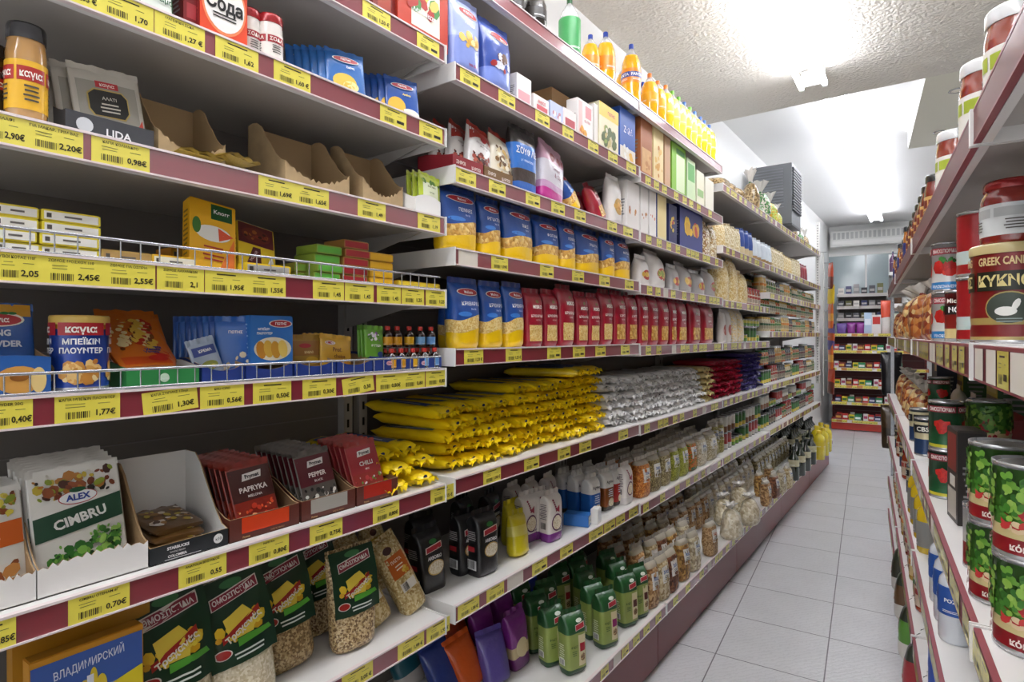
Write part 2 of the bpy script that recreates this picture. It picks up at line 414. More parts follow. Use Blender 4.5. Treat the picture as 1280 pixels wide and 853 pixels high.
@cached
def can(w, h, base='8f1d1c', zones=(), words=(), desc='tin can', cat='can', name='tin_can', ribs=0, blob=None, plastic=''):
    r = w / 2; b = MB(); pr = [(r * .96, 0), (r * 1.02, .001), (r * 1.02, .005), (r, .007)]; ms = [SILVER] * 3
    zs = [(0.04, base)] + list(zones)
    stops = sorted(zones) + [(.97, base)]; z = .007; 
    cur = None
    bands = list(zones) if zones else [(.97, base)]
    for top, c in bands:
        zt = h * top; k = max(1, int((zt - z) / .006)) if ribs else 1
        for i in range(k):
            z2 = z + (zt - z) * (i + 1) / k
            if ribs: pr.append((r * .985 if i % 2 else r, z2))
            else: pr.append((r, z2))
            ms.append(mat(c, .28, .3, metal=.15))
        z = zt
    pr += [(r * 1.02, h - .006), (r * 1.02, h), (r * .97, h), (r * .95, h - .004), (.001, h - .004)]; ms += [SILVER] * 5
    b.lathe(pr, ms[:len(pr) - 1], 32)
    for ph in (0, -1.7, 1.7):
        S = (lambda ph: lambda a, bb, o: ((r + o) * math.cos(a / r + ph), (r + o) * math.sin(a / r + ph), bb))(ph)
        p = Print(b, S)
        if blob:
            for (b0, b1, cols, k, r0, r1) in blob: p.blobs(-r * .85, r * .85, h * b0, h * b1, [ink(c) for c in cols], k, r0, r1, 1.2, 3)
        for (t, bb, sz, c, bg) in words:
            if bg: p.band(-r * .8, r * .8, h * (bb - sz * .65), h * (bb + sz * .65), ink(bg), 4, 8, 1)
            p.text(t, 0, bb * h, sz * h, ink(c), 5.5, r * 1.45, bold=.03)
    parts = {'can_body': b}
    lid = MB(); lid.lathe([(r * .9, h - .0038), (r * .8, h - .003), (.002, h - .003)], mat('bdbdb8', .3, metal=.8)); parts['can_lid'] = lid
    if plastic:
        pl = MB(); pl.lathe([(r * 1.035, h - .012), (r * 1.04, h), (r * 1.0, h + .003), (r * .9, h + .001), (.002, h + .001)], mat(plastic, .35, .2)); parts = {'can_body': b, 'plastic_lid': pl}
    return Proto(name, desc, cat, (w, w, h), parts)
@cached
def bottle(w, h, liquid='f2a200', cap='1c3f94', label='ef8a10', words='', desc='plastic bottle', cat='bottle', name='drink_bottle', fill=.8, shape=0, capw=.17, labelz=(.42, .62), tall_neck=.0):
    r = w / 2; b = MB(); lm = mat(liquid, .08, 1.0, spec=.7); cm = clear('f4f4f4', .35)
    if shape == 0: pr = [(.72, 0), (.95, .02), (1, .08), (1, .2), (.93, .3), (1, .38), (1, .66), (.93, .73), (.72, .82), (.42, .89), (.2, .935), (.18, .955)]
    elif shape == 1: pr = [(.9, 0), (1, .03), (1, .58), (.92, .66), (.5, .76), (.3, .82), (.26, .95)]
    else: pr = [(.9, 0), (1, .03), (1, .7), (.85, .8), (.45, .86), (.4, .9), (.4, .93)]
    ms = [lm if (pr[i + 1][1] <= fill) else cm for i in range(len(pr) - 1)]
    b.lathe([(a * r, z * h) for a, z in pr], ms, 26)
    c = MB(); rc = pr[-1][0] * r + .0035; z0 = pr[-1][1] * h - .008
    c.lathe([(rc, z0), (rc, h - .002), (rc * .9, h)], mat(cap, .35, .2), 18)
    z0, z1 = labelz; lb = MB(); rr = r + .001
    lb.lathe([(rr, h * z0), (rr, h * z1)], ink(label), cap=False, n=26)
    for ph in (0, -1.5):
        S = (lambda ph: lambda a, bb, o: ((rr + o) * math.cos(a / rr + ph), (rr + o) * math.sin(a / rr + ph), bb))(ph); p = Print(lb, S)
        zc = (z0 + z1) / 2
        if words: p.band(-r * .75, r * .75, h * (zc - .025), h * (zc + .05), ink('1c3f94' if words == 'FANTA' else label), 1, 8, 1); p.text(words, 0, h * (zc + .012), h * .055, ink('ffffff'), 3, r * 1.3, bold=.03)
        p.lines(0, h * (z0 + .05), r, 2, h * .015, ink('ffffff'), 2)
    return Proto(name, desc, cat, (w, w, h), {'bottle_body': b, 'cap': c, 'wrap_label': lb})
@cached
def tied(w, h, c=('b8a37c', '8f7a52'), tie='1f6b34', desc='cellophane bag tied at the neck', scale=110., seed=1, cat='bag', name='tied_bag', frill=.32, deep=.75):
    b = MB(); g = grains(list(c), scale, .3, .7); n = 26; rows = []
    hb = h * (1 - frill)
    for j in range(15):
        v = j / 14; rr = (min(1, .75 + 2 * v)) * (max(0., 1 - v ** 3.2) ** .55 * .9 + .1)
        row = []
        for i in range(n):
            t = 2 * math.pi * i / n; k = 1 + .13 * noise.noise(Vector((math.cos(t) * 1.6, math.sin(t) * 1.6, v * 3 + seed))) + .05 * math.sin(9 * t + seed) * v * v
            row.append((w / 2 * rr * k * deep * math.cos(t), w / 2 * rr * k * math.sin(t), v * hb))
        rows.append(row)
    b.grid(rows, g, True, True); b.ngon(rows[0][::-1], g)
    cl = mat('ddd9d2', .15, .8, .6, 40, spec=.6)
    f = MB(); rows = []
    for j in range(6):
        v = j / 5; row = []
        for i in range(32):
            t = 2 * math.pi * i / 32; rad = w * (.06 + .26 * v) * (1 + .3 * v * math.sin(6 * t + seed) + .15 * math.sin(11 * t))
            row.append((rad * math.cos(t) * .6, rad * math.sin(t), hb - .004 + h * frill * v * (1 + .08 * math.sin(5 * t))))
        rows.append(row)
    f.grid(rows, cl, True, True)
    k = MB(); k.lathe([(w * .065, hb - .004), (w * .08, hb), (w * .065, hb + .006)], ink(tie), 12)
    return Proto(name, desc, cat, (w, w * deep, h), {'filled_bag': b, 'ruffle': f, 'tie': k})
def tray(w, d, hf, hb, m, inner=None, desc='display carton', name='display_carton', cat='carton', face=None, near=None, wave=0, jag=0):
    """Open display carton, low in front and high behind."""
    inner = inner or CARDB; t = .0022; parts = {}
    b = MB(); b.box(-d / 2, d / 2, -w / 2, w / 2, 0, t, inner); parts['base'] = b
    fr = MB(); N = 24; rows = [[], []]
    def ztop(i):
        u = i / N * 2 - 1
        return hf * (1 - wave * (1 - u * u)) + (jag * math.sin(i * 2.7) * .004)
    for x, mm, fl in ((d / 2, m, 0), (d / 2 - t, inner, 1)):
        fr.grid([[(x, -w / 2 + w * i / N, z) for i in range(N + 1)] for z in (0,)] + [[(x, -w / 2 + w * i / N, ztop(i)) for i in range(N + 1)]], mm, False, flip=fl)
    fr.grid([[(d / 2, -w / 2 + w * i / N, ztop(i)) for i in range(N + 1)], [(d / 2 - t, -w / 2 + w * i / N, ztop(i)) for i in range(N + 1)]], CARDB, False)
    if face: face(Print(fr, lambda a, bb, o: (d / 2 + o, a, bb)), w, hf)
    parts['front_panel'] = fr
    sides = []
    for sy in (-1, 1):
        s = MB(); K = 8; y0 = sy * w / 2; y1 = sy * (w / 2 - t)
        prof = [(d / 2 - d * i / K, hf + (hb - hf) * min(1, max(0, (i / K - .08) / .62)) ** 1.2) for i in range(K + 1)]
        if jag: prof = [(x, z + (.003 if i % 2 else 0)) for i, (x, z) in enumerate(prof)]
        s.grid([[(x, y0, 0) for x, z in prof], [(x, y0, z) for x, z in prof]], m, False, flip=sy > 0)
        s.grid([[(x, y1, 0) for x, z in prof], [(x, y1, z) for x, z in prof]], inner, False, flip=sy < 0)
        s.grid([[(x, y0, z) for x, z in prof], [(x, y1, z) for x, z in prof]], CARDB, False)
        if near and sy < 0: near(Print(s, lambda a, bb, o: (a, -w / 2 - o, bb)), d, hf)
        sides.append(s)
    parts['side_panel'] = sides
    bk = MB(); bk.box(-d / 2, -d / 2 + t, -w / 2, w / 2, 0, hb, inner); parts['back_panel'] = bk
    return Proto(name, desc, cat, (w, d, hf), parts)
def long_packet(L, w, t, base, stripe=None, dots='1d2f6b', desc='', name='spaghetti_packet', seed=1, fan=1.0):
    """Long packet lying down, crimped end towards the aisle (+x)."""
    b = MB(); n = 18; rows = []; M = 20
    for j in range(M + 1):
        u = j / M; e = min(1, min(u, 1 - u) / .1); row = []
        ta = t / 2 * (.12 + .88 * e ** .5); wa = w / 2 * (1 + .1 * (1 - e)) * (.94 + .06 * e)
        for i in range(n):
            ph = 2 * math.pi * i / n; y = wa * spow(math.cos(ph), .75); z = ta * spow(math.sin(ph), .75)
            k = (1 - e) * .006 * math.sin(y * 190 + seed) + .0022 * noise.noise(Vector((u * 9, y * 50, z * 60 + seed)))
            row.append((-L / 2 + L * u, y * (1 + .02 * math.sin(u * 9 + seed)), t / 2 + z + k))
        rows.append(row)
    bm = film(base, .6, 60)
    b.grid(rows, bm, True, True, flip=True); b.ngon(rows[0], bm)
    S = lambda a, bb, o: (bb, a, t / 2 + t / 2 * max(0, 1 - (abs(a) / (w / 2)) ** 2.6) ** .38 + .0014 + o)
    p = Print(b, S)
    if stripe: p.band(-w * .3, w * .12, -L * .36, L * .3, film(stripe, .3), 1, 6, 12).band(-w * .22, -w * .16, -L * .3, L * .2, ink('c8d4ee'), 2, 2, 8)
    p.ell(w * .05, L * .36, w * .12, .009, ink(dots), 2, 12)
    c = MB(); rw = []
    for j in range(4):
        v = j / 3; r = []
        for i in range(17):
            y = -1 + 2 * i / 16; wa = w / 2 * (1.0 + .14 * v * fan)
            r.append((L / 2 - .003 + .016 * v + .003 * math.sin(i * 2.1 + seed), wa * y, t / 2 + (.005 * math.sin(i * .9 + seed) + .004 * math.sin(i * 2.3 + seed)) * (.4 + v) - .004 * v))
        rw.append(r)
    c.grid(rw, bm, True, flip=True); c.grid([[(x, y, z - .0008) for x, y, z in r] for r in rw], bm, True)
    Q = Print(b, lambda a, bb, o: (L / 2 * .955 + o + .002, a, bb)); Q.ell(w * .1 * math.sin(seed), t * .62, .008, .0055, ink(dots), 2, 10)
    return Proto(name, desc, 'pasta', (w, L, t), {'wrapper': b, 'crimped_end': c})

# ------------------------------------------------------------------ placing things
THINGS = []
ORD = ['first', 'second', 'third', 'fourth', 'fifth', 'sixth', 'seventh', 'eighth', 'ninth', 'tenth', 'eleventh', 'twelfth', 'thirteenth', 'fourteenth', 'fifteenth', 'sixteenth', 'seventeenth', 'eighteenth', 'nineteenth', 'twentieth',
       'twenty-first', 'twenty-second', 'twenty-third', 'twenty-fourth', 'twenty-fifth']
def link(name, me, parent=None, label=None):
    o = bpy.data.objects.new(name, me); COL.objects.link(o)
    if parent: o.parent = parent
    if label: o['label'] = label
    return o
def put(pr, loc, rz=0., tilt=0., roll=0., where='', key=(0, 0), desc=None, flat=False, simple=False, group=None, scale=1., share=False, M=None):
    """A thing and its parts; tilt leans its top backwards, roll leans it sideways, flat lays it on its back."""
    R = Matrix.Translation(Vector(loc)) @ Matrix.Rotation(rz, 4, 'Z') @ Matrix.Rotation(-tilt, 4, 'Y') @ Matrix.Rotation(roll, 4, 'X')
    if M is not None: R = R @ M
    if scale != 1: R = R @ Matrix.Scale(scale, 4)
    t = bpy.data.objects.new(pr.name, None); COL.objects.link(t); t.empty_display_size = .02
    t.matrix_world = R
    for k, ms in pr.parts.items():
        for me in ms: link(k, me, t)
    t['category'] = pr.cat
    THINGS.append((t, desc or pr.desc, where, key, group, share))
    return t
def ray(px): xr = (px - 640) / F; return xr * CS - SN, xr * SN + CS
FRONT = -1.094
def yl(px, back=0., front=FRONT):
    dx, dy = ray(px); t = (front - back) / dx; return t * dy, t
SHELVES = {}     # code -> (z, phrase, y0, y1, front)
def shelf_z(c): return SHELVES[c][0]
def L(code, fn, x0, x1, ytop, back=.02, rz=0., tilt=0., roll=0., deep=0, dgap=.006, args=(), kw=None, hh=None, zup=0., desc=None, key=None, ww=None):
    """Put a package on a left shelf: x0..x1 and ytop are where its face shows, back is its distance behind the shelf edge."""
    z, ph, _, _, fr = SHELVES[code]
    y0, t0 = yl(x0, back, fr); y1, t1 = yl(x1, back, fr); yc = (y0 + y1) / 2; t = (t0 + t1) / 2
    h = hh if hh else EYE + (419.8 - ytop) / F * t - z - zup
    w = ww or (y1 - y0)
    pr = fn(w, h, *args, **(kw or {})) if callable(fn) else fn
    d = pr.size[1]; o = None
    rnd = random.Random(int(x0 * 7 + z * 1000))
    for k in range(deep + 1):
        xx = fr - back - d / 2 - k * (d + dgap)
        if tilt: xx -= 0.
        o = put(pr, (xx, yc + (rnd.uniform(-.004, .004) if k else 0), z + zup + .0006), rz + (rnd.uniform(-.08, .08) if k else 0), tilt, roll, ph, (yc, k), desc)
    return o
R0 = Vector((.134 * .9964, .134 * .085, 0)); RA = math.radians(4.87)
RD = Vector((-math.sin(RA), math.cos(RA), 0)); RN = Vector((math.cos(RA), math.sin(RA), 0))
C1, S1 = math.cos(math.radians(31.27)), math.sin(math.radians(31.27))
def sr(px, b=0.):
    r = (px - 640) / F; return (.134 + b) * (C1 + S1 * r) / (C1 * r - S1)
def RP(s, b, z): return R0 + RD * s + RN * b + Vector((0, 0, z))
def Rt(code, pr, px, back=.05, zup=0., rz=0., tilt=0., s=None, roll=0.):
    z, ph = SHELVES[code][:2]; s = sr(px, back) if s is None else s
    return put(pr, RP(s, back, z + zup + .0006), math.pi + RA + rz, tilt, roll, ph, (-s, round(back / .06) + zup))

# ------------------------------------------------------------------ the room
def struct(name, mb, smooth=False):
    o = link(name, mb.mesh(name)); o['kind'] = 'structure'; return o
def slab(name, x0, x1, y0, y1, z0, z1, m):
    b = MB(); b.box(x0, x1, y0, y1, z0, z1, m); return struct(name, b)
def floor_mat():
    m = bpy.data.materials.new('floor_tiles'); m.use_nodes = True; nt = m.node_tree; b = nt.nodes['Principled BSDF']
    N = nt.nodes.new; Lk = nt.links.new
    tc = N('ShaderNodeTexCoord'); br = N('ShaderNodeTexBrick'); br.offset = 0; br.squash = 1
    br.inputs['Scale'].default_value = 1; br.inputs['Brick Width'].default_value = .44; br.inputs['Row Height'].default_value = .43
    br.inputs['Mortar Size'].default_value = .0028; br.inputs['Mortar Smooth'].default_value = .1
    br.inputs['Color1'].default_value = lin('dedee1'); br.inputs['Color2'].default_value = lin('d8d9db'); br.inputs['Mortar'].default_value = lin('77757a')
    Lk(tc.outputs['Object'], br.inputs['Vector'])
    mp = N('ShaderNodeMapping'); mp.inputs['Rotation'].default_value = (0, 0, .75); Lk(tc.outputs['Object'], mp.inputs[0])
    w = N('ShaderNodeTexWave'); w.inputs['Scale'].default_value = 14; w.inputs['Distortion'].default_value = 6; w.inputs['Detail'].default_value = 2; w.inputs['Detail Scale'].default_value = 3
    Lk(mp.outputs[0], w.inputs['Vector'])
    n = N('ShaderNodeTexNoise'); n.inputs['Scale'].default_value = 5; n.inputs['Detail'].default_value = 5; Lk(tc.outputs['Object'], n.inputs['Vector'])
    r = N('ShaderNodeValToRGB'); r.color_ramp.elements[0].position = .35; r.color_ramp.elements[1].position = .7
    r.color_ramp.elements[0].color = (.72, .72, .72, 1); r.color_ramp.elements[1].color = (1, 1, 1, 1); Lk(n.outputs['Fac'], r.inputs[0])
    wr = N('ShaderNodeValToRGB'); wr.color_ramp.elements[0].color = (.86, .86, .86, 1); wr.color_ramp.elements[1].position = .35; wr.color_ramp.elements[1].color = (1, 1, 1, 1); Lk(w.outputs['Fac'], wr.inputs[0])
    mx = N('ShaderNodeMix'); mx.data_type = 'RGBA'; mx.blend_type = 'MULTIPLY'; mx.inputs[0].default_value = .22
    Lk(br.outputs['Color'], mx.inputs[6]); Lk(r.outputs[0], mx.inputs[7])
    m2 = N('ShaderNodeMix'); m2.data_type = 'RGBA'; m2.blend_type = 'MULTIPLY'; m2.inputs[0].default_value = .6
    Lk(mx.outputs[2], m2.inputs[6]); Lk(wr.outputs[0], m2.inputs[7]); Lk(m2.outputs[2], b.inputs['Base Color'])
    bp = N('ShaderNodeBump'); bp.inputs['Strength'].default_value = .25; bp.inputs['Distance'].default_value = .002; Lk(w.outputs['Fac'], bp.inputs['Height'])
    b2 = N('ShaderNodeBump'); b2.invert = True; b2.inputs['Strength'].default_value = .5; b2.inputs['Distance'].default_value = .002; Lk(br.outputs['Fac'], b2.inputs['Height']); Lk(bp.outputs[0], b2.inputs['Normal'])
    Lk(b2.outputs[0], b.inputs['Normal']); b.inputs['Roughness'].default_value = .3
    return m
fl = MB(); fl.box(-3.5, 4, -9, 10, -.05, 0, floor_mat())
fo = struct('floor', fl); org = RN * (-.154) + RD * 4.506; fo.location = org; fo.rotation_euler = (0, 0, RA)
WALLM = mat('eeeeec', .6, bump=.08, bscale=30)
STUCCO = mat('dad5cd', .6, 0, 1.0, 48)
for _n in STUCCO.node_tree.nodes:
    if _n.type == 'BUMP': _n.inputs['Distance'].default_value = .014
CEILM = mat('efefee', .5, 0, .05, 12)
SOFFIT = mat('e3e1d3', .6)
ZN, ZF = 3.17, 3.336
slab('wall_left', -1.62, -1.52, -4, 12.6, 0, 3.6, WALLM)
slab('wall_right', 1.25, 1.35, -4, 13, 0, 3.6, WALLM)
slab('ceiling', -1.62, 1.35, -4, 4.73, ZN, ZN + .12, STUCCO)
slab('trim_1', -1.62, 1.35, 4.70, 4.73, ZN + .12, ZF + .1, WALLM)
slab('ceiling.001', -1.62, 1.35, 4.73, 13, ZF, ZF + .12, CEILM)
sf = MB(); A = (-.067, 4.73); B_ = (-.222, 6.43)
for z, fl_ in ((ZN, 1), (ZF - .001, 0)):
    q = [(A[0], A[1], z), (1.25, 4.73, z), (1.25, 6.5, z), (B_[0], B_[1], z)]
    sf.ngon(q[::-1] if fl_ else q, SOFFIT)
q = [(A[0], A[1]), (1.25, 4.73), (1.25, 6.5), B_]
for i in range(4):
    a, b = q[i], q[(i + 1) % 4]; sf.ngon([(a[0], a[1], ZN), (b[0], b[1], ZN), (b[0], b[1], ZF - .001), (a[0], a[1], ZF - .001)], CEILM if i == 3 else SOFFIT)
struct('trim_2', sf)
# end wall, with glass and the air conditioner
ES = 11.45
def EP(n, s, z): return RN * n + RD * s + Vector((0, 0, z))
def erot(o, n, s, z=0): o.location = EP(n, s, z); o.rotation_euler = (0, 0, RA)
ew = MB(); ew.box(-1.6, 2.2, 0, .1, 0, 3.6, WALLM); o = struct('wall_back', ew); erot(o, 0, ES)
wn = MB(); wn.box(-.62, .75, -.03, -.006, 1.0, 2.82, mat('9fb0b4', .12, .6, spec=.8)); o = struct('window_1', wn); erot(o, 0, ES)
wf = MB()
for a, b, c, d in ((-.66, -.62, .9, 2.86), (.75, .79, .9, 2.86), (-.62, .75, 2.82, 2.86), (-.02, .01, 1.0, 2.82)): wf.box(a, b, -.045, -.004, c, d, WHITE)
fr_ = link('window_frame', wf.mesh(), o)
# fluorescent fittings
TUBEM = mat('f6f8ff', .5, emit=TUBE_POWER); TUBEF = mat('f6f8ff', .5, emit=FAR_TUBE_POWER)
def tube_fitting(x, y, z, ln=1.42, ang=.025, where=''):
    body = MB(); body.box(-.022, .022, -ln / 2, ln / 2, -.02, 0, mat('f4f4f2', .4))
    tubes = []; caps = []
    for sx in (-.066, .066):
        t = MB(); t.tube((sx, -ln / 2 + .03, -.115), (sx, ln / 2 - .03, -.115), .017, TUBEM if z < 3.2 else TUBEF, 10); tubes.append(t)
        for sy in (-1, 1):
            c = MB(); c.box(sx - .013, sx + .013, sy * (ln / 2 - .012) - .012, sy * (ln / 2 - .012) + .012, -.132, -.098, WHITE); c.box(min(sx, 0), max(sx, 0), sy * (ln / 2 - .012) - .008, sy * (ln / 2 - .012) + .008, -.11, -.014, WHITE); caps.append(c)
    pr = Proto('fluorescent_light', 'twin tube fluorescent ceiling light', 'light', (.1, ln, .07), {'housing': body, 'tube': tubes, 'lamp_holder': caps})
    put(pr, (x, y, z - .001), ang, where=where, key=(y, 0))
for y in (-1.55, -.05, 1.45, 3.36): tube_fitting(-.625 + .02 * (3.4 - y) * 1.2, y if y < 3 else 3.43, ZN, where='near textured ceiling')
for i in range(4): tube_fitting(-.62 - .04 * i, 5.5 + 1.42 * i, ZF, where='far smooth ceiling')
for i, (x, y) in enumerate(((.107, 5.09), (.013, 6.05))):
    b = MB(); b.lathe([(.05, 0), (.052, .004), (.036, .006)], SILVER, 22, cap=False); g = MB(); g.lathe([(.036, .004), (.02, .002), (.001, .0015)], mat('efe9da', .3), 20, cap=False)
    for q in (b, g): q.v = [(a, c, -z) for a, c, z in q.v]
    put(Proto('recessed_spotlight', 'round recessed spotlight', 'light', (.1, .1, .01), {'trim_ring': b, 'lens': g}), (x, y, ZN), where='cream soffit', key=(y, 0))
# ventilation unit on the wall above the shelving
vb = MB(); vm = mat('6d6f73', .45); vd = mat('4d4f54', .5)
vb.box(-.17, .17, -.21, .21, 0, .55, vm)
rb = MB()
for i in range(15): rb.box(.17, .185, -.19, .19, .12 + i * .027, .135 + i * .027, vd)
sd = MB()
for i in range(14): sd.box(-.15, .10, -.216, -.21, .15 + i * .027, .160 + i * .027, mat('818489', .4))
dr = MB(); dr.box(-.16, .17, -.2, .2, -.02, 0, vd)
br_ = MB(); br_.box(-.26, -.17, -.03, .03, .2, .35, vd)
put(Proto('ventilation_unit', 'dark grey ribbed ventilation unit hung on white wall above shelving', 'ventilation unit', (.3, .3, .5), {'casing': vb, 'front_grille': rb, 'side_vent': sd, 'drip_tray': dr, 'wall_bracket': br_}), (-1.25, 6.02, 2.50), where='')
# air conditioner
ac = MB(); ac.box(-.55, .55, -.22, 0, 0, .26, mat('e4e4e0', .45)); gr = MB()
for i in range(16): gr.box(-.51 + i * .064, -.47 + i * .064, -.226, -.22, .12, .23, mat('b9bab8', .5))
lv = MB(); lv.box(-.52, .52, -.235, -.22, .03, .09, WHITE)
put(Proto('air_conditioner', 'long white air conditioner high on the end wall', 'air conditioner', (1.5, .2, .3), {'casing': ac, 'grille': gr, 'louvre': lv}), EP(-.02 + .05, ES - .01, 2.96), RA)

# ------------------------------------------------------------------ shelving
RAILRED = mat('8a2838', .3, 1.0, spec=.9); RAILEDGE = mat('eadcdc', .3, .3); KICK = mat('7a1a1c', .3, .15, spec=.35)
TAGY = mat('efe158', .4, .9); TAGB = ink('2a2716'); STEEL = mat('b9bcc0', .25, metal=.9); TAGW = mat('e3dcd0', .5)
BACKP = mat('7d7773', .6)
def tag_mesh(w=.062, title='', price='', tilt=0., blank=False):
    key = ('tag', round(w, 3), title, price, tilt, blank)
    if key in CACHE: return CACHE[key]
    b = MB(); h = .0405; S0 = lambda a, bb, o: (o, a * math.cos(tilt) - bb * math.sin(tilt), a * math.sin(tilt) + bb * math.cos(tilt))
    p = Print(b, S0); m = TAGW if blank else TAGY
    p.band(-w / 2, w / 2, -h / 2, h / 2, m, 1, 1, 1)
    if not blank:
        if title: p.text(title, -.001, h * .36, .0058, TAGB, 2, w * .86)
        else: p.lines(0, h * .33, w * .7, 1, .01, TAGB, 2, .0022)
        p.bars(-w * .34, w * .04, -h * .38, -h * .12, TAGB, 2, 12)
        p.lines(-w * .2, h * .16, w * .3, 2, .0045, ink('6a6536'), 2, .0009)
        if price: p.text(price, w * .27, -h * .2, .0125, TAGB, 2, w * .42, bold=.025)
        else: p.band(w * .12, w * .40, -h * .28, -h * .10, TAGB, 2, 1, 1)
        p.lines(w * .24, h * .14, w * .25, 1, .004, ink('6a6536'), 2, .0009)
    CACHE[key] = b.mesh('price_tag'); return CACHE[key]
BAYN = ['nearest', 'second', 'third', 'fourth', 'fifth', 'farthest']
JY = [-.04, 1.2115, 2.4615, 3.7115, 4.9615, 6.2115, 7.4615]
BZ = [[2.255, 2.028, 1.787, 1.589, 1.375, 1.060, .699], [2.521, 2.225, 1.939, 1.710, 1.428, 1.067, .711], [2.521, 2.207, 1.935, 1.70, 1.42, 1.062, .70],
      [2.418, 2.03, 1.69, 1.42, 1.062, .70], [2.418, 2.03, 1.81, 1.50, 1.07, .71], [2.418, 2.03, 1.81, 1.50, 1.07, .71]]
TAGS = {
 (0, 0): [(453, 488, '', '1,50 €'), (521, 549, '', '')],
 (0, 1): [(63, 122, '', '1,35 €'), (122, 192, '', '1,70'), (193, 256, 'ΜΑΓΕΙΡΙΚΗ ΣΟΔΑ', '1,27 €'), (269, 323, '', '1,62'), (342, 388, '', '1,60 €'), (475, 508, '', ''), (524, 553, '', '')],
 (0, 2): [(-30, 32, 'ΓΙΑ ΠΙΛΑΦΙ', '2,90€'), (32, 104, 'ΓΙΑ ΜΑΚΑΡ. ΤΡΙΜ ΒΑΖ', '2,20€'), (114, 187, 'ΚΑΓΙΑ ΚΟΛΙΑΝΔΡΟ', '0,98€'), (323, 367, '', '1,69€'), (367, 411, '', '1,65€'), (447, 482, '', '1,49'), (522, 550, '', '1,19')],
 (0, 3): [(-8, 50, 'ΚΥΒΟΙ ΚΟΤΑΣ 110Γ', '2,05'), (50, 128, 'ΖΩΜΟΣ ΜΟΣΧΟΥ 110', '2,45€'), (128, 194, 'ΖΩΜΟΣ ΓΙΑ ΟΣΠΡΙΑ', '2,55€'), (196, 255, 'ΖΩΜΟΣ ΛΑΧΑΝΙΚΩΝ', '2,1'), (256, 308, '', '1,95€'), (308, 357, '', '1,55€'), (391, 430, '', '1,45'), (431, 467, '', '1,45'), (471, 501, '', '1,45'), (502, 530, '', '1,25'), (532, 558, '', '1,25')],
 (0, 4): [(-22, 41, 'POWDER 20G', '0,40€'), (68, 150, 'ΚΑΓΙΑ ΜΠΕΪΚΙΝ ΠΑΟΥΝΤΕΡ', '1,77€'), (178, 247, 'ΚΑΓΙΑ ΣΤΙΓΜΗΣ 175γρ', '1,30€', .09), (250, 305, 'ΚΡΕΜΟΡΙΟ', '0,56€'), (316, 364, '', '0,50€'), (378, 420, '', '0,30€'), (428, 467, '', '0,30', .12), (470, 502, '', '0,80€'), (502, 531, '', '0,80'), (532, 558, '', '0,80')],
 (0, 5): [(-45, 20, '', '0,85€'), (85, 162, 'CIMBRU OTENAM 6Γ', '0,70€'), (223, 283, 'ANATOLIA ΒΑΣΙΛΙΚΟΣ', '0,55'), (311, 361, 'PAPRYKA', '0,80€'), (387, 428, '', '0,75€'), (466, 499, '', '0,80€'), (538, 567, '', '1,15 €')],
 (0, 6): [(350, 392, '', ''), (427, 466, '', '3,05 €'), (497, 530, '', '1,99 €'), (533, 562, '', '1,95 €')],
 (1, 1): [(575, 600), (623, 644), (669, 687), (703, 717), (735, 748), (760, 772), (783, 795)],
 (1, 2): [(569, 595, '', '1,89'), (611, 632), (657, 675), (689, 706), (718, 732), (759, 771), (779, 791)],
 (1, 3): [(573, 597, 'B'), (614, 635, '', '1,09€'), (675, 692), (715, 730), (749, 762), (781, 792)],
 (1, 4): [(580, 604, '', '1,23 €'), (632, 652, '', '1,25 €'), (684, 701), (716, 731), (744, 757), (776, 787)],
 (1, 5): [(604, 626, '', '1,08 €'), (655, 674), (697, 713), (724, 739), (773, 785)],
 (1, 6): [(572, 599, '', '1,08 €'), (608, 630, '', '1,65 €'), (634, 654, 'B'), (665, 684), (700, 716), (736, 754), (755, 769), (770, 781), (786, 797)]}
RAILRED.node_tree.nodes['Principled BSDF'].inputs['Coat IOR'].default_value = 1.9
RAILEDGEX = .011
def rail_meshes(Lr, sgn=1):
    r = MB(); r.box(0, .008, 0, Lr, -.0435, -.0025, RAILRED)
    r.box(0, RAILEDGEX, 0, Lr, -.0025, .0015, RAILEDGE); r.box(0, RAILEDGEX, 0, Lr, -.0465, -.0435, RAILEDGE)
    return r
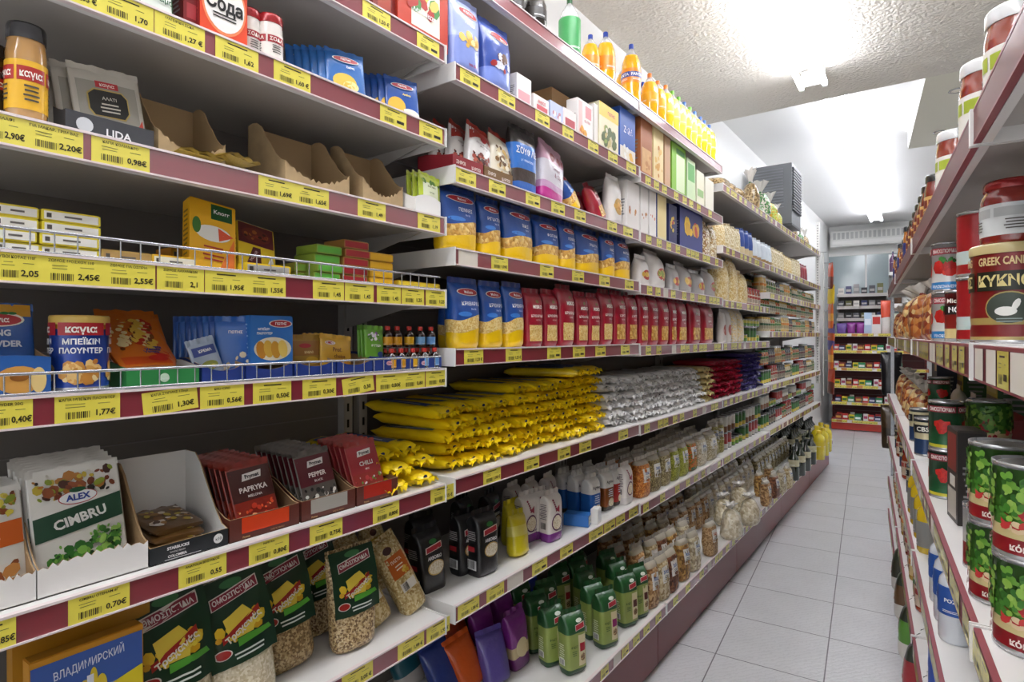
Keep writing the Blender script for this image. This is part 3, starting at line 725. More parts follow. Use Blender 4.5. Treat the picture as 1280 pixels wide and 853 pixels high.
def make_bay(root, Lb, zs, depth, base_front, base_z, tags, z_top, kick=True, label_words=''):
    """A bay in its own frame: +x to the aisle, y along the run, shelf edges at x=0."""
    bp = MB(); bp.box(-depth - .02, -depth, 0, Lb, .05, z_top, BACKP)
    for zz in [z for z in zs]: bp.box(-depth, -depth + .002, 0, Lb, zz - .16, zz - .157, mat('8f8b88', .6))
    link('back_panel', bp.mesh(), root)
    for yy in (0.0, Lb - .03):
        u = MB(); u.box(-depth, -depth + .03, yy, yy + .03, 0, z_top, SHELFU)
        for k in range(int(z_top / .05)): u.box(-depth + .03, -depth + .0305, yy + .011, yy + .019, .03 + k * .05, .055 + k * .05, BLACK)
        link('upright', u.mesh(), root)
    allz = list(zs) + [base_z]
    for i, z in enumerate(allz):
        fx = base_front if i == len(zs) else 0.
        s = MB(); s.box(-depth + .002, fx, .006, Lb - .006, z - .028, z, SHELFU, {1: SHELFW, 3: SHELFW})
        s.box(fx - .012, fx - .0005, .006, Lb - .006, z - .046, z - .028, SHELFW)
        for yy in (.0015, Lb - .0055):
            s.box(-depth + .03, fx + .012, yy, yy + .0042, z - .048, z + .003, SHELFW)
        so = link('shelf', s.mesh(), root)
        ro = link('price_rail', rail_meshes(Lb - .018).mesh(), so); ro.location = (fx + .0004, .009, z)
        for y, w, me in tags.get(i, []):
            t = link('price_tag', me, so); t.location = (fx + .0088, y, z - .023)
        for yy in (.015, Lb - .021):
            bk = MB(); bk.ngon([(-depth + .03, yy, z - .028), (fx - .04, yy, z - .028), (-depth + .03, yy, z - .1)], SHELFU); bk.ngon([(-depth + .03, yy + .003, z - .028), (-depth + .03, yy + .003, z - .1), (fx - .04, yy + .003, z - .028)], SHELFU)
            bk.ngon([(fx - .04, yy, z - .028), (fx - .04, yy + .003, z - .028), (-depth + .03, yy + .003, z - .1), (-depth + .03, yy, z - .1)], SHELFU)
            link('bracket', bk.mesh(), so)
    if kick:
        k = MB(); k.box(base_front - .045, base_front - .03, .002, Lb - .002, .012, base_z - .045, KICK); link('kick_panel', k.mesh(), root)
    return root
rr = random.Random(5)
TAIL = ['top', 'second', 'third', 'fourth', 'fifth', 'sixth', 'seventh', 'bottom']
for bi in range(6):
    y0, y1 = JY[bi], JY[bi + 1] - (.03 if bi == 0 else 0); Lb = y1 - y0
    root = link('shelving_bay', None); root.location = (FRONT, y0, 0)
    root['label'] = f'white metal shelving bay with red price rails, {BAYN[bi]} along the long run at left'
    root['category'] = 'shelving'; root['group'] = 'shelving bays of the long run'
    tg = {}
    for i in range(len(BZ[bi]) + 1):
        lst = []
        spec = TAGS.get((bi, i))
        if spec:
            for t in spec:
                ya, yb = yl(t[0], -.009)[0], yl(t[1], -.009)[0]; w = yb - ya
                me = tag_mesh(w, t[2] if len(t) > 3 else '', t[3] if len(t) > 3 else '', t[4] if len(t) > 4 else 0., len(t) == 3)
                lst.append(((ya + yb) / 2 - y0, w, me))
        elif not (bi == 0 and i < 7) and not (bi == 1 and i == 0) and not (bi == 2 and i == 0):
            y = rr.uniform(.06, .12)
            while y < Lb - .05:
                lst.append((y, .062, tag_mesh(blank=rr.random() < .12))); y += rr.choice((.07, .1, .125, .16, .2))
        tg[i] = lst
    make_bay(root, Lb, BZ[bi], .42, .124, .29, tg, 2.62 if bi < 3 else 2.50)
    n = len(BZ[bi])
    for i, z in enumerate(BZ[bi] + [.29]):
        nm = 'bottom' if i == n else ('top' if i == 0 and bi else TAIL[i])
        SHELVES[f'{bi + 1}{"ABCDEFGH"[i]}' if i < n else f'{bi + 1}Z'] = (z, f'{nm} shelf, {BAYN[bi]} left bay', y0, y1, FRONT + (.124 if i == n else 0))
    if bi == 0:   # wire guards along two shelves
        for zi, hg in ((3, .036), (4, .034)):
            so = [c for c in root.children if c.name.startswith('shelf')][zi]
            g = MB(); z = BZ[0][zi]; gx = -.004
            g.tube((gx, .01, z + hg), (gx, Lb - .012, z + hg), .0026, STEEL, 6); g.tube((gx, .01, z + .004), (gx, Lb - .012, z + .004), .0018, STEEL, 6)
            for k in range(int(Lb / .03)): g.tube((gx, .02 + k * .03, z + .002), (gx, .02 + k * .03, z + hg), .0013, STEEL, 5, False)
            link('wire_guard', g.mesh(), so)
# slotted end post
ep = MB(); ep.box(-.02, .02, 0, .035, 0, 1.85, SHELFW)
for k in range(60): ep.box(-.006, .006, -.0006, 0, .03 + k * .03, .045 + k * .03, ink('8d8b88'))
hk = MB(); hk.tube((.02, .02, 1.5), (.09, .02, 1.5), .003, STEEL, 6)
put(Proto('end_post', 'white slotted steel post at the far end of the long shelving run', 'post', (.04, .04, 1.8), {'slotted_post': ep, 'hook': hk}), (FRONT - .022, 7.468, .92), where='')
# right-hand run
_rr = (RAILRED, RAILEDGE, RAILEDGEX); RAILRED = mat('661824', .45, .1); RAILEDGE = mat('8c3a44', .45, .1); RAILEDGEX = .0084
RZ = [1.775, 1.452, 1.065, .775, .50]
RS = [-.23, 1.021, 2.272, 3.523, 4.774]
RNAME = ['closest', 'second', 'third', 'farthest']
for bi in range(4):
    root = link('shelving_bay', None); root.location = RP(RS[bi] + 1.25, 0, 0); root.rotation_euler = (0, 0, math.pi + RA)
    root['label'] = f'white metal shelving bay with dark red rails, {RNAME[bi]} in the right run'
    root['category'] = 'shelving'; root['group'] = 'shelving bays of the short run'
    tg = {}
    for i in range(6):
        y = rr.uniform(.03, .08); lst = []
        while y < 1.2:
            lst.append((y, .062, tag_mesh(blank=rr.random() < .15))); y += rr.choice((.064, .064, .07, .085, .1))
        tg[i] = lst if i else []
    make_bay(root, 1.25, RZ, .42, .0, .28, tg, 1.98, kick=True)
    for i, z in enumerate(RZ + [.28]): SHELVES[f'R{i}'] = (z, ['top', 'second', 'third', 'fourth', 'fifth', 'bottom'][i] + ' right shelf', 0, 0, 0)

RAILRED, RAILEDGE, RAILEDGEX = _rr

# ------------------------------------------------------------------ goods: nearest bay
def f_sach(base, words=(), logo='', blob=None, bands=(), ells=()):
    def face(p, w, h):
        hb = h - .01
        for (a0, a1, b0, b1, c) in bands: p.band(a0 * w, a1 * w, b0 * hb, b1 * hb, ink(c), 1, 8, 3)
        if blob:
            for bl in (blob if isinstance(blob, list) else [blob]):
                b0, b1, cols, k = bl; p.blobs(-w * .46, w * .46, hb * b0, hb * b1, [ink(c) for c in cols], k, w * .04, w * .12, 2, k)
        for (a, b, ra, rb, c) in ells: p.ell(a * w, b * hb, ra * w, rb * hb, ink(c), 3.2)
        if logo: p.ell(0, hb * .84, w * .34, h * .07, ink('f2efe9'), 5).ell(0, hb * .84, w * .31, h * .058, ink(logo), 5.5)
        for (t, a, b, sz, c) in words: p.text(t, a * w, b * hb, sz * h, ink(c), 6.5, w * .86, rot=0, bold=.03)
    return face
# top visible shelf (only its last packets reach into view)
L('1A', pbox, 497, 560, -60, kw=dict(d=.12, base='c43a1e', front=((-.25, .32, .12, .8, 'f0ead8'),), blob=(.2, .7, ('3f8a3a', 'd9a02a', 'b52a1e', 'e8c65a'), 16), words=(('ΛΑΧΑΝΙΚΩΝ', 0, .3, .06, 'ffffff'),), desc='orange red stock carton with vegetable picture', side='8c2414', name='food_carton'))
L('1A', pbox, 466, 494, -50, back=.03, kw=dict(d=.1, base='7c1d16', front=((-.3, .3, .1, .6, 'a33a22'),), desc='dark red stock carton', name='food_carton'))
# second shelf
L('1B', sachet, 172, 222, -30, hh=.125, tilt=.12, kw=dict(base='1f4a2b', desc='dark green and white herb packet', name='herb_packet', cat='packet', t=.03, face=f_sach('', bands=((-.4, .4, .12, .5, 'dfe6dc'),), words=(('κρίταμο', 0, .3, .12, '2a5a35'),))))
L('1B', pbox, 229, 249, -25, hh=.14, back=.03, kw=dict(d=.06, base='7a1418', front=((-.3, .3, .2, .4, 'a8333a'),), desc='narrow dark red carton', side='5c0f12', name='food_carton'))
o = L('1B', pbox, 250, 309, -20, hh=.135, back=.02, kw=dict(d=.05, base='e2461c', words=(), desc='orange baking soda box with white circle', side='8c1d22', name='baking_soda_box', cat='box'))
def soda(w=.098, h=.135):
    mb, fc = carton(w, .05, h, card('e2461c')); p = fc['front']
    p.ell(0, h * .56, w * .47, h * .43, ink('f08a5a'), 1, 30).ell(0, h * .56, w * .43, h * .39, ink('f6f3ee'), 2, 30)
    p.text('Сода', 0, h * .56, h * .26, BLACK, 4, w * .78, bold=.035).text('ПИЩЕВАЯ', 0, h * .78, h * .08, BLACK, 4, w * .5).lines(0, h * .4, w * .5, 2, h * .045, BLACK, 4)
    q = fc['near']; q.band(-.024, .024, .002, h - .002, ink('8c1d22'), 1, 1, 1).lines(0, h * .8, .036, 12, h * .06, ink('c05a4a'), 2)
    fl = MB(); fl.box(-.023, .023, -w / 2 + .002, w / 2 - .002, h, h + .0008, card('e2461c'))
    return Proto('baking_soda_box', 'orange baking soda box with white circle', 'box', (w, .05, h), {'carton': mb, 'closing_flap': fl})
_w = yl(309, .02)[0] - yl(250, .02)[0]
for c in list(o.children): bpy.data.objects.remove(c)
THINGS.pop(); bpy.data.objects.remove(o)
put(soda(_w), (FRONT - .02 - .025, (yl(309, .02)[0] + yl(250, .02)[0]) / 2, 2.0286), where=SHELVES['1B'][1], key=(0, 0))
jkw = dict(content='efe9e2', lid='a32026', label='e9e4dc', band='a3202c', words='ΣΟΔΑ', desc='white spice jar with red lid', name='spice_jar', lidh=.14, neck=.97)
L('1B', jar, 308, 328, 12, hh=.105, back=.03, ww=.05, kw=jkw); L('1B', jar, 328, 363, 27, back=.015, hh=.105, ww=.052, kw=jkw)
blue = dict(base='2a6cb8', desc='blue sachet', t=.014, face=f_sach('', logo='a81e32', bands=((-.4, .4, .05, .12, '1c4f96'),), words=(('ΓΙΩΤΗΣ', 0, .84, .06, 'ffffff'), ('Σκόνη', .1, .66, .06, 'ffffff')), ells=((-.05, .3, .3, .2, 'e2c04a'), (.1, .22, .2, .12, 'f2e29a'))))
blue2 = dict(blue, base='1c52a8', face=f_sach('', logo='a81e32', words=(('ΓΙΩΤΗΣ', 0, .84, .06, 'ffffff'), ('Anthos', .1, .62, .07, 'ffe25a')), ells=((-.2, .3, .25, .22, 'e8b83a'), (.2, .15, .28, .12, 'efe8da'), (-.1, .08, .2, .08, 'f5d98a'))))
def fan(code, xs, kw, where_desc, y_top, hh, w=.095, step=.012):
    for i, x in enumerate(xs):
        z, ph = SHELVES[code][:2]; y, _ = yl(x, .05 + .012 * (len(xs) - 1 - i))
        put(sachet(w, hh, **kw), (FRONT - .035 - .013 * (len(xs) - 1 - i), y, z + .003), -.30, .16, 0, ph, (y, 0), where_desc)
fan('1B', (382, 392, 401, 410, 419, 428), blue, 'light blue sachet with lemon picture', 0, .115)
fan('1B', (460, 467, 475, 483, 491, 499), blue2, 'deep blue sachet with pancake picture', 0, .115)
# third shelf
spice = dict(content='b98a4e', lid='3a3a3e', label='e9b428', band='b12a22', words='καγια', desc='tall glass jar of yellow spice', name='spice_jar', lidh=.13, neck=.9)
L('1C', jar, 12, 66, 30, kw=spice, ww=.052, back=.02); L('1C', jar, -32, 12, 60, back=.05, ww=.05, hh=.12, kw=dict(spice, content='4a1f14', label='2a1d18', desc='dark glass jar of spice'))
def lida_face(p, w, h): p.text('LIDA', w * .08, h * .45, h * .42, ink('f0f0f0'), 3, w * .5, bold=.02).ell(-w * .3, h * .55, .012, .012, ink('c9ccd0'), 2).lines(w * .1, h * .16, w * .5, 1, .004, ink('bdbdbd'))
z3, ph3 = SHELVES['1C'][:2]
yc = yl(150, .03)[0]; tw = yl(184, .02)[0] - yl(70, .02)[0]
put(tray(.13, .12, .042, .07, card('3c3d42'), mat('2a2a2c', .6), 'black display carton of clear spice packets', face=lida_face), (FRONT - .09, yc - .012, z3), where=ph3, key=(yc, 0))
def clearf(p, w, h):
    p.band(-w * .42, w * .42, h * .12, h * .78, mat('9a968c', .25, .6), 1, 6, 4)
    p.poly([(-w * .24, h * .3), (-w * .3, h * .38), (-w * .3, h * .6), (-w * .2, h * .68), (w * .2, h * .68), (w * .28, h * .6), (w * .28, h * .38), (w * .2, h * .28)], ink('b39a52'), 2)
    p.poly([(-w * .22, h * .31), (-w * .28, h * .39), (-w * .28, h * .59), (-w * .19, h * .66), (w * .19, h * .66), (w * .26, h * .59), (w * .26, h * .39), (w * .19, h * .30)], ink('171512'), 3)
    p.band(-w * .16, w * .16, h * .70, h * .79, ink('b8202a'), 2, 4, 1).text('καγια', 0, h * .745, h * .07, ink('f6eee6'), 4, w * .28).text('ΑΛΑΤΙ', 0, h * .55, h * .06, ink('d8d2c8'), 5, w * .3).lines(0, h * .46, w * .34, 3, h * .05, ink('c9c2b6'), 5)
    p.poly([(w * .3, h * .1), (w * .46, h * .1), (w * .46, h * .34)], ink('c9341e'), 2)
for k in range(5):
    put(sachet(.108, .125, 'bcb7ac', clearf, 'clear spice packet with black label', 'spice_packet', 'packet', t=.008), (FRONT - .055 - .014 * k, yc - .014 * k * 1.3, z3 + .016), -.05 * k, .12, .1, ph3, (yc - .014 * k, 0), group='clear spice packets')
def cb(w, d, hf, hb, desc, jag=1): return tray(w, d, hf, hb, mat('b39972', .85, var=.15, vscale=30), mat('a98e68', .85), desc, jag=jag, wave=.5)
for x0, x1, dep, hf, hb, ds in ((192, 285, .13, .055, .15, 'empty torn cardboard display box'), (350, 440, .15, .06, .165, 'empty brown cardboard display box'), (447, 507, .13, .07, .165, 'empty cardboard display box beside green sachets')):
    ya, yb = yl(x0, .07)[0], yl(x1, .04)[0]
    put(cb(yb - ya, dep, hf, hb, ds), (FRONT - .05 - dep / 2, (ya + yb) / 2, z3), where=ph3, key=(ya, 0))
for k, x in enumerate((232, 262)): put(sachet(.09, .1, 'a58a3a', f_sach('', blob=(.2, .7, ('6d5a2a', '3f3418', 'c9a85a'), 10)), 'olive gold sachet lying flat', t=.012), (FRONT - .12, yl(x, .1)[0], z3 + .012 + .012 * k), .4 * k, -1.45, 0, ph3, (x, 0))
for k in range(3):
    put(sachet(.085, .105, 'b8c93a', f_sach('', bands=((-.34, .34, .12, .8, 'e9efd0'),), words=(('ΖΑΧΑΡΗ', 0, .68, .07, '5d6b20'), ('ΑΧΝΗ', 0, .5, .06, '5d6b20')), blob=(.75, .9, ('4f7a2a', '8aa33a'), 8)), 'lime green sachet', t=.012), (FRONT - .03 - .014 * k, yl(537, .03)[0] - .008 * k, z3 + .022), 0, .15, -.12, ph3, (k * .02, 0))
put(tray(.095, .085, .045, .07, WHITE, CARDB, 'white display holder for green sachets', wave=-.25), (FRONT - .055, yl(533, .02)[0], z3), where=ph3, key=(9, 0))
# fourth shelf: stock cubes and boxes
def flatbox(w, d, h, base, end, desc, wl=1, endword=''):
    k = ('flat', w, d, h, base, end, desc)
    if k in CACHE: return CACHE[k]
    mb, fc = carton(w, d, h, card(base)); p = fc['front']
    p.band(-w * .46, w * .46, h * .14, h * .86, ink(end), 1, 1, 1)
    if wl: p.band(-w * .42, -w * .34, h * .3, h * .7, ink('55504a'), 2, 1, 1).lines(w * .02, h * .42, w * .4, 1, .006, ink('6a6560'), 2, .003)
    fc['near'].band(-d * .45, d * .45, h * .15, h * .85, ink(base), 1, 1, 1); fc['top'].band(-w * .4, w * .4, -d * .4, d * .4, ink(base), 1, 1, 1)
    fl = MB(); fl.box(-d / 2 + .002, d / 2 - .002, -w / 2 + .003, w / 2 - .003, h, h + .0006, card(base))
    CACHE[k] = Proto('stock_cube_box', desc, 'box', (w, d, h), {'carton': mb, 'closing_flap': fl}); return CACHE[k]
z4, ph4 = SHELVES['1D'][:2]
def stack(pr, x0, x1, n, back=.03, zs=z4, ph=ph4, hgap=.0012, desc=None):
    y = (yl(x0, back)[0] + yl(x1, back)[0]) / 2; rnd = random.Random(int(x0))
    for k in range(n): put(pr, (FRONT - back - pr.size[1] / 2 + rnd.uniform(-.004, .002), y + rnd.uniform(-.003, .003), zs + .001 + k * (pr.size[2] + hgap)), rnd.uniform(-.03, .03), 0, 0, ph, (y, 0), (desc or pr.desc) + (' at stack bottom' if k == 0 else ' on stack top' if k == n - 1 else ', ' + ORD[k] + ' from stack bottom'))
def wd(x0, x1, b=.03): return yl(x1, b)[0] - yl(x0, b)[0]
stack(flatbox(wd(-8, 49), .09, .0175, 'ecd93a', 'f1efe6', 'yellow and white stock cube box'), -8, 49, 4)
stack(flatbox(wd(51, 125), .09, .0175, 'ecd93a', 'f1efe6', 'yellow stock box with printed date'), 51, 125, 4)
stack(flatbox(wd(127, 190), .09, .021, 'c2a25c', 'b8955a', 'brown stock cube box'), 127, 190, 1)
stack(flatbox(wd(192, 247), .09, .021, 'e3b52c', 'efe9d2', 'orange yellow stock cube box'), 192, 247, 1)
put(flatbox(.07, .07, .03, 'b56a1e', 'a85a1e', 'small amber box'), (FRONT - .22, yl(228, .2)[0], z4 + .0), where=ph4, key=(0, 0))
put(flatbox(.07, .07, .03, 'd08a24', 'c9962c', 'small amber box'), (FRONT - .23, yl(234, .2)[0], z4 + .032), where=ph4, key=(0, .5), desc='small amber box set on another')
put(flatbox(.09, .09, .045, '5a2a1a', '6a3a24', 'dark brown carton behind the stock boxes', 0), (FRONT - .30, yl(208, .3)[0], z4), where=ph4)
def knorr(w=.09, h=.142):
    mb, fc = carton(w, .028, h, card('efb416')); p = fc['front']
    p.band(-w * .05, w * .42, h * .74, h * .97, ink('1f5a2e'), 1, 2, 1).text('Knorr', w * .18, h * .86, h * .09, ink('ffffff'), 3, w * .4)
    p.ell(0, h * .52, w * .38, h * .12, ink('f3f1ea'), 2).poly([(w * .1, h * .62), (w * .44, h * .52), (w * .12, h * .42)], ink('e2542a'), 3).ell(-w * .36, h * .6, w * .09, h * .12, ink('3f7a2e'), 3)
    p.poly([(w * .15, h * .04), (w * .46, h * .04), (w * .46, h * .5)], ink('e8792a'), 1.5).lines(0, h * .3, w * .6, 4, h * .06, ink('b3341e'), 3)
    fc['near'].lines(0, h * .8, .02, 10, h * .07, ink('8a6a1a'), 2)
    fl = MB(); fl.box(-.013, .013, -w / 2 + .002, w / 2 - .002, h, h + .0008, card('d99a12'))
    return Proto('stock_box', 'upright yellow stock box, white chicken shape', 'box', (w, .028, h), {'carton': mb, 'closing_flap': fl})
put(knorr(), (FRONT - .055, yl(264, .05)[0], z4 + .003), 0, .25, -.12, ph4)
def hot(w=.08, h=.125):
    mb, fc = carton(w, .028, h, card('f0d02a')); p = fc['front']
    p.band(-w * .48, w * .48, h * .55, h * .98, ink('5a1a22'), 1, 2, 1).ell(0, h * .76, w * .4, h * .16, ink('6e2a20'), 2).blobs(-w * .35, w * .35, h * .64, h * .88, [ink('a5622a'), ink('8c3a24'), ink('3a1410')], 16, .003, .006, 3)
    p.poly([(-w * .3, h * .1), (-w * .1, h * .5), (w * .1, h * .5), (w * .1, h * .1)], ink('5a1a22'), 2).poly([(w * .2, h * .1), (w * .4, h * .4), (w * .45, h * .2)], ink('f2efe9'), 3).text('ΜΟΣΧΑΡΙ', -w * .1, h * .3, h * .06, ink('f5d9e2'), 4, w * .4, rot=1.1)
    fc['near'].lines(0, h * .7, .02, 6, h * .1, ink('5a1a22'), 2)
    fl = MB(); fl.box(-.013, .013, -w / 2 + .002, w / 2 - .002, h, h + .0008, card('c9c9c6'))
    return Proto('stock_box', 'yellow and maroon stock box leaning back', 'box', (w, .028, h), {'carton': mb, 'closing_flap': fl})
put(hot(), (FRONT - .06, yl(322, .05)[0], z4 + .003), 0, .5, -.22, ph4)
for k in range(3): put(flatbox(.10, .03, .022, 'f0d02a', 'c2c0bc', 'yellow stock box lying under the leaning one'), (FRONT - .03, yl(331, .03)[0], z4 + .0008), where=ph4, key=(1, 0)) if k == 0 else None
def cubes(n, x0, x1, base, end, desc, back=.03):
    stack(flatbox(wd(x0, x1), .075, .0195, base, end, desc, 0), x0, x1, n, back)
cubes(4, 395, 427, '8aa33c', '5fae3e', 'green ended stock cube box'); cubes(2, 368, 391, '9a9a3e', '8cb84a', 'olive stock cube box', .07)
cubes(5, 430, 461, 'a5783a', 'a3202a', 'red ended stock cube box'); cubes(4, 463, 492, 'd9a52a', 'eab61e', 'amber ended stock cube box')
cubes(1, 497, 550, 'd8b62c', 'e5c832', 'long yellow stock box')
# fifth shelf: baking goods
z5, ph5 = SHELVES['1E'][:2]
donut = (.06, .45, ('d9a050', 'b9762e', 'e8c27a', 'f0d9a0'), 14)
def bakebag(p, w, h):
    p.band(-w * .46, w * .46, h * .84, h * .985, film('d9a028'), 1, 8, 1)
    p.ell(0, h * .8, w * .36, h * .09, ink('efe9dc'), 4).ell(0, h * .795, w * .32, h * .07, ink('b3202a'), 4.5).text('καγια', 0, h * .795, h * .085, ink('fff6ee'), 6, w * .5, bold=.03)
    for i in range(5): p.ell(-w * .2 + i * w * .1, h * .875, w * .06, h * .018, ink('2f7a3a'), 5)
    p.text('BAKING', -w * .08, h * .64, h * .10, ink('dfe6f2'), 4, w * .7, bold=.04).text('POWDER', w * .02, h * .51, h * .10, ink('dfe6f2'), 4, w * .8, bold=.04)
    p.ell(0, h * .2, w * .36, h * .17, ink('d39a4a'), 2).ell(0, h * .22, w * .15, h * .06, ink('8c5a26'), 3).ell(w * .3, h * .2, w * .1, h * .12, ink('e9c878'), 3)
def tray_blue(p, w, h):
    p.ell(w * .1, h * .42, w * .3, h * .36, ink('d9a04e'), 1).ell(w * .1, h * .5, w * .12, h * .12, ink('9a6228'), 2).ell(w * .34, h * .4, w * .1, h * .34, ink('ecd08a'), 2).text('DER', -w * .34, h * .55, h * .35, ink('e6ecf6'), 3, w * .3, bold=.04)
ya = yl(34, .02)[0]
put(tray(.1, .1, .058, .075, card('2a63b0'), CARDB, 'blue display carton with ring cake picture', face=tray_blue, wave=-.06), (FRONT - .07, ya - .024, z5), .10, where=ph5, key=(ya, 0))
for k in range(4): put(sachet(.095, .128, '2a5fae', bakebag, 'blue and gold baking powder sachet', t=.012), (FRONT - .065 - .016 * k, ya - .024 - .004 * k, z5 + .012), .1, .1, 0, ph5, (0, k))
def bpcan():
    pr = can(.078, .122, base='1e3f96', zones=((.28, '1e3f96'), (.84, '1e3f96'), (.97, 'd09a28')), desc='blue and gold baking powder canister', name='baking_powder_canister', cat='canister',
             blob=[(.06, .45, ('d9a050', 'b9762e', 'e8c27a', 'f0d9a0', 'c98a3a'), 26, .004, .012)], words=(('καγια', .84, .13, 'fff6ee', 'b3202a'), ('ΜΠΕΪΚΙΝ', .67, .10, 'f3f3f3', ''), ('ΠΑΟΥΝΤΕΡ', .55, .10, 'f3f3f3', '')), plastic='d9b65a')
    return pr
put(bpcan(), (FRONT - .055, yl(107, .03)[0], z5 + .001), -.25, where=ph5, key=(1, 0))
def green_face(p, w, h): p.ell(0, h * .45, .008, .008, ink('cfe6cf'), 1).text('Dental', 0, h * .42, .006, ink('e9f5e9'), 2, w * .3)
ya, yb = yl(158, .02)[0], yl(249, .02)[0]
put(tray(yb - ya, .09, .036, .045, card('2f8a48'), WHITE, 'green display carton of seasoning sachets', face=green_face), (FRONT - .065, (ya + yb) / 2, z5), where=ph5, key=(2, 0))
orange = f_sach('', bands=((-.42, .42, .05, .25, 'd9541a'),), words=(('Vegeta', .15, .35, .09, '1f3a8c'),), blob=(.4, .9, ('e9c24a', 'c9341e', '8a4a1e', 'f0dca0'), 18), ells=((.2, .18, .18, .09, 'c92a1e'),))
for k in range(7):
    put(sachet(.1, .11, 'e2781e', orange, 'orange seasoning sachet', t=.01), (FRONT - .045 - .011 * k, (ya + yb) / 2 - .012 + .004 * (k % 3), z5 + .034 + .003 * k), .15 - .04 * k, .95 - .05 * k, 0, ph5, (2, k), group='orange sachets')
sh = f_sach('', bands=((-.4, .4, .62, .9, '3a4f9a'),), words=(('ΚΡΕΜΑ', 0, .76, .1, 'ffffff'),), ells=((0, .3, .3, .14, '9aa34a'), (.1, .25, .12, .07, 'd9c24a')))
put(sachet(.055, .075, 'aebfd4', sh, 'small pale blue sachet with olives', t=.01), (FRONT - .05, yl(271, .03)[0], z5 + .014), 0, .2, .25, ph5, (3, 0))
def navy(w, hf, hb, desc, wave=.35, pink=0):
    def face(p, w, h):
        if pink: p.ell(0, h * .55, .011, .006, ink('e7b9c4'), 1).text('Oetker', 0, h * .55, .005, ink('b0203a'), 2, .016)
    return tray(w, .09, hf, hb, card('203a86'), CARDB, desc, wave=wave, face=face)
for x0, x1, hf, pink, ds in ((252, 306, .036, 0, 'navy display carton under blue sachets'), (307, 366, .034, 0, 'navy display carton under tall blue box'), (368, 420, .036, 0, 'navy display carton with brown sachets'), (421, 466, .034, 0, 'navy display carton with gold sachets'), (467, 506, .04, 1, 'navy display carton with pink oval'), (507, 552, .032, 1, 'navy display carton of flavouring bottles')):
    ya, yb = yl(x0, .02)[0], yl(x1, .02)[0]
    put(navy(yb - ya - .002, hf, hf + .012, ds, .35 if not pink else .05, pink), (FRONT - .065, (ya + yb) / 2, z5), where=ph5, key=(x0, 0))
for k in range(8): put(sachet(.075, .118, '1f56ae' if k % 2 else '2766be', f_sach('', blob=(.1, .5, ('e8dcc0', 'c9b48a'), 5), words=(('ΓΙΩΤΗΣ', 0, .8, .06, 'ffffff'),)), 'upright blue sachet', t=.011), (FRONT - .055 - .012 * k, yl(296, .05)[0] - .006 * k, z5 + .01), -.5, .06, 0, ph5, (k * .006, 0), group='blue sachets beside the blue box')
def blubox(w, h):
    mb, fc = carton(w, .045, h, card('2f74c4')); p = fc['front']
    p.ell(w * .2, h * .84, w * .28, h * .085, ink('f0ede6'), 2, 24).ell(w * .2, h * .84, w * .25, h * .07, ink('b02030'), 3, 24).text('ΓΙΩΤΗΣ', w * .2, h * .84, h * .075, ink('ffffff'), 4, w * .4, bold=.03)
    p.text('ΜΠΕΪΚΙΝ', -w * .2, h * .72, h * .065, ink('ffffff'), 3, w * .42, bold=.03).text('ΠΑΟΥΝΤΕΡ', -w * .18, h * .63, h * .065, ink('ffffff'), 3, w * .46, bold=.03)
    p.ell(w * .02, h * .3, w * .44, h * .25, ink('efe6cf'), 1, 26)
    for i, c in enumerate(('c98a2e', 'e0b44a', 'd39a36', 'efcf6a')): p.ell(w * (-.26 + .17 * i), h * (.28 + .02 * (i % 2)), w * .11, h * .19, ink(c), 2 + .3 * i, 16, .2)
    fc['near'].lines(0, h * .8, .034, 9, h * .08, ink('9cc0ea'), 2)
    fl = MB(); fl.box(-.021, .021, -w / 2 + .002, w / 2 - .002, h, h + .0008, card('2f74c4'))
    return Proto('baking_box', 'bright blue baking box with golden biscuits picture', 'box', (w, .045, h), {'carton': mb, 'closing_flap': fl})
put(blubox(wd(314, 367), .098), (FRONT - .055, yl(341, .03)[0], z5 + .034), where=ph5, key=(5, 0))
brown = f_sach('', bands=((-.46, .46, .5, .95, '9a6a2e'),), ells=((-.1, .8, .2, .07, 'b0202e'), (.1, .35, .22, .12, 'c9a02a')), words=(('ΚΑΚΑΟ', 0, .6, .08, 'f0dca0'),))
for k in range(3): put(sachet(.075, .085, 'a8822e', brown, 'brown and gold sachet', t=.011), (FRONT - .06 - .014 * k, yl(388, .05)[0] - .004 * k, z5 + .008), 0, .1, 0, ph5, (0, k))
gold = f_sach('', ells=((-.22, .84, .16, .07, 'f0e4e0'), (-.22, .84, .13, .05, 'b0202e'), (.2, .16, .3, .1, 'c98a1e')), words=(('Prof.', -.02, .62, .17, '7a4a12'), ('choice', .05, .4, .15, '7a4a12')))
for k in range(4): put(sachet(.09, .08, 'dba92a', gold, 'gold sachet with brown script', t=.011), (FRONT - .05 - .014 * k, yl(423, .04)[0] - .006 * k, z5 + .014), .05 * k, .15, -.1, ph5, (0, k))
grn = f_sach('', blob=(.55, .95, ('8a4a9a', 'e0d0e8', 'ffffff', '5a8a3a'), 14), words=(('ΦΥΤΙΚΗ', 0, .42, .1, 'ffffff'),), ells=((.25, .12, .16, .1, '24407a'),))
for k in range(3): put(sachet(.06, .078, '6fae3a', grn, 'green sachet with purple flower', t=.01), (FRONT - .04 - .013 * k, yl(471, .03)[0], z5 + .036), 0, .1, -.05, ph5, (0, k))
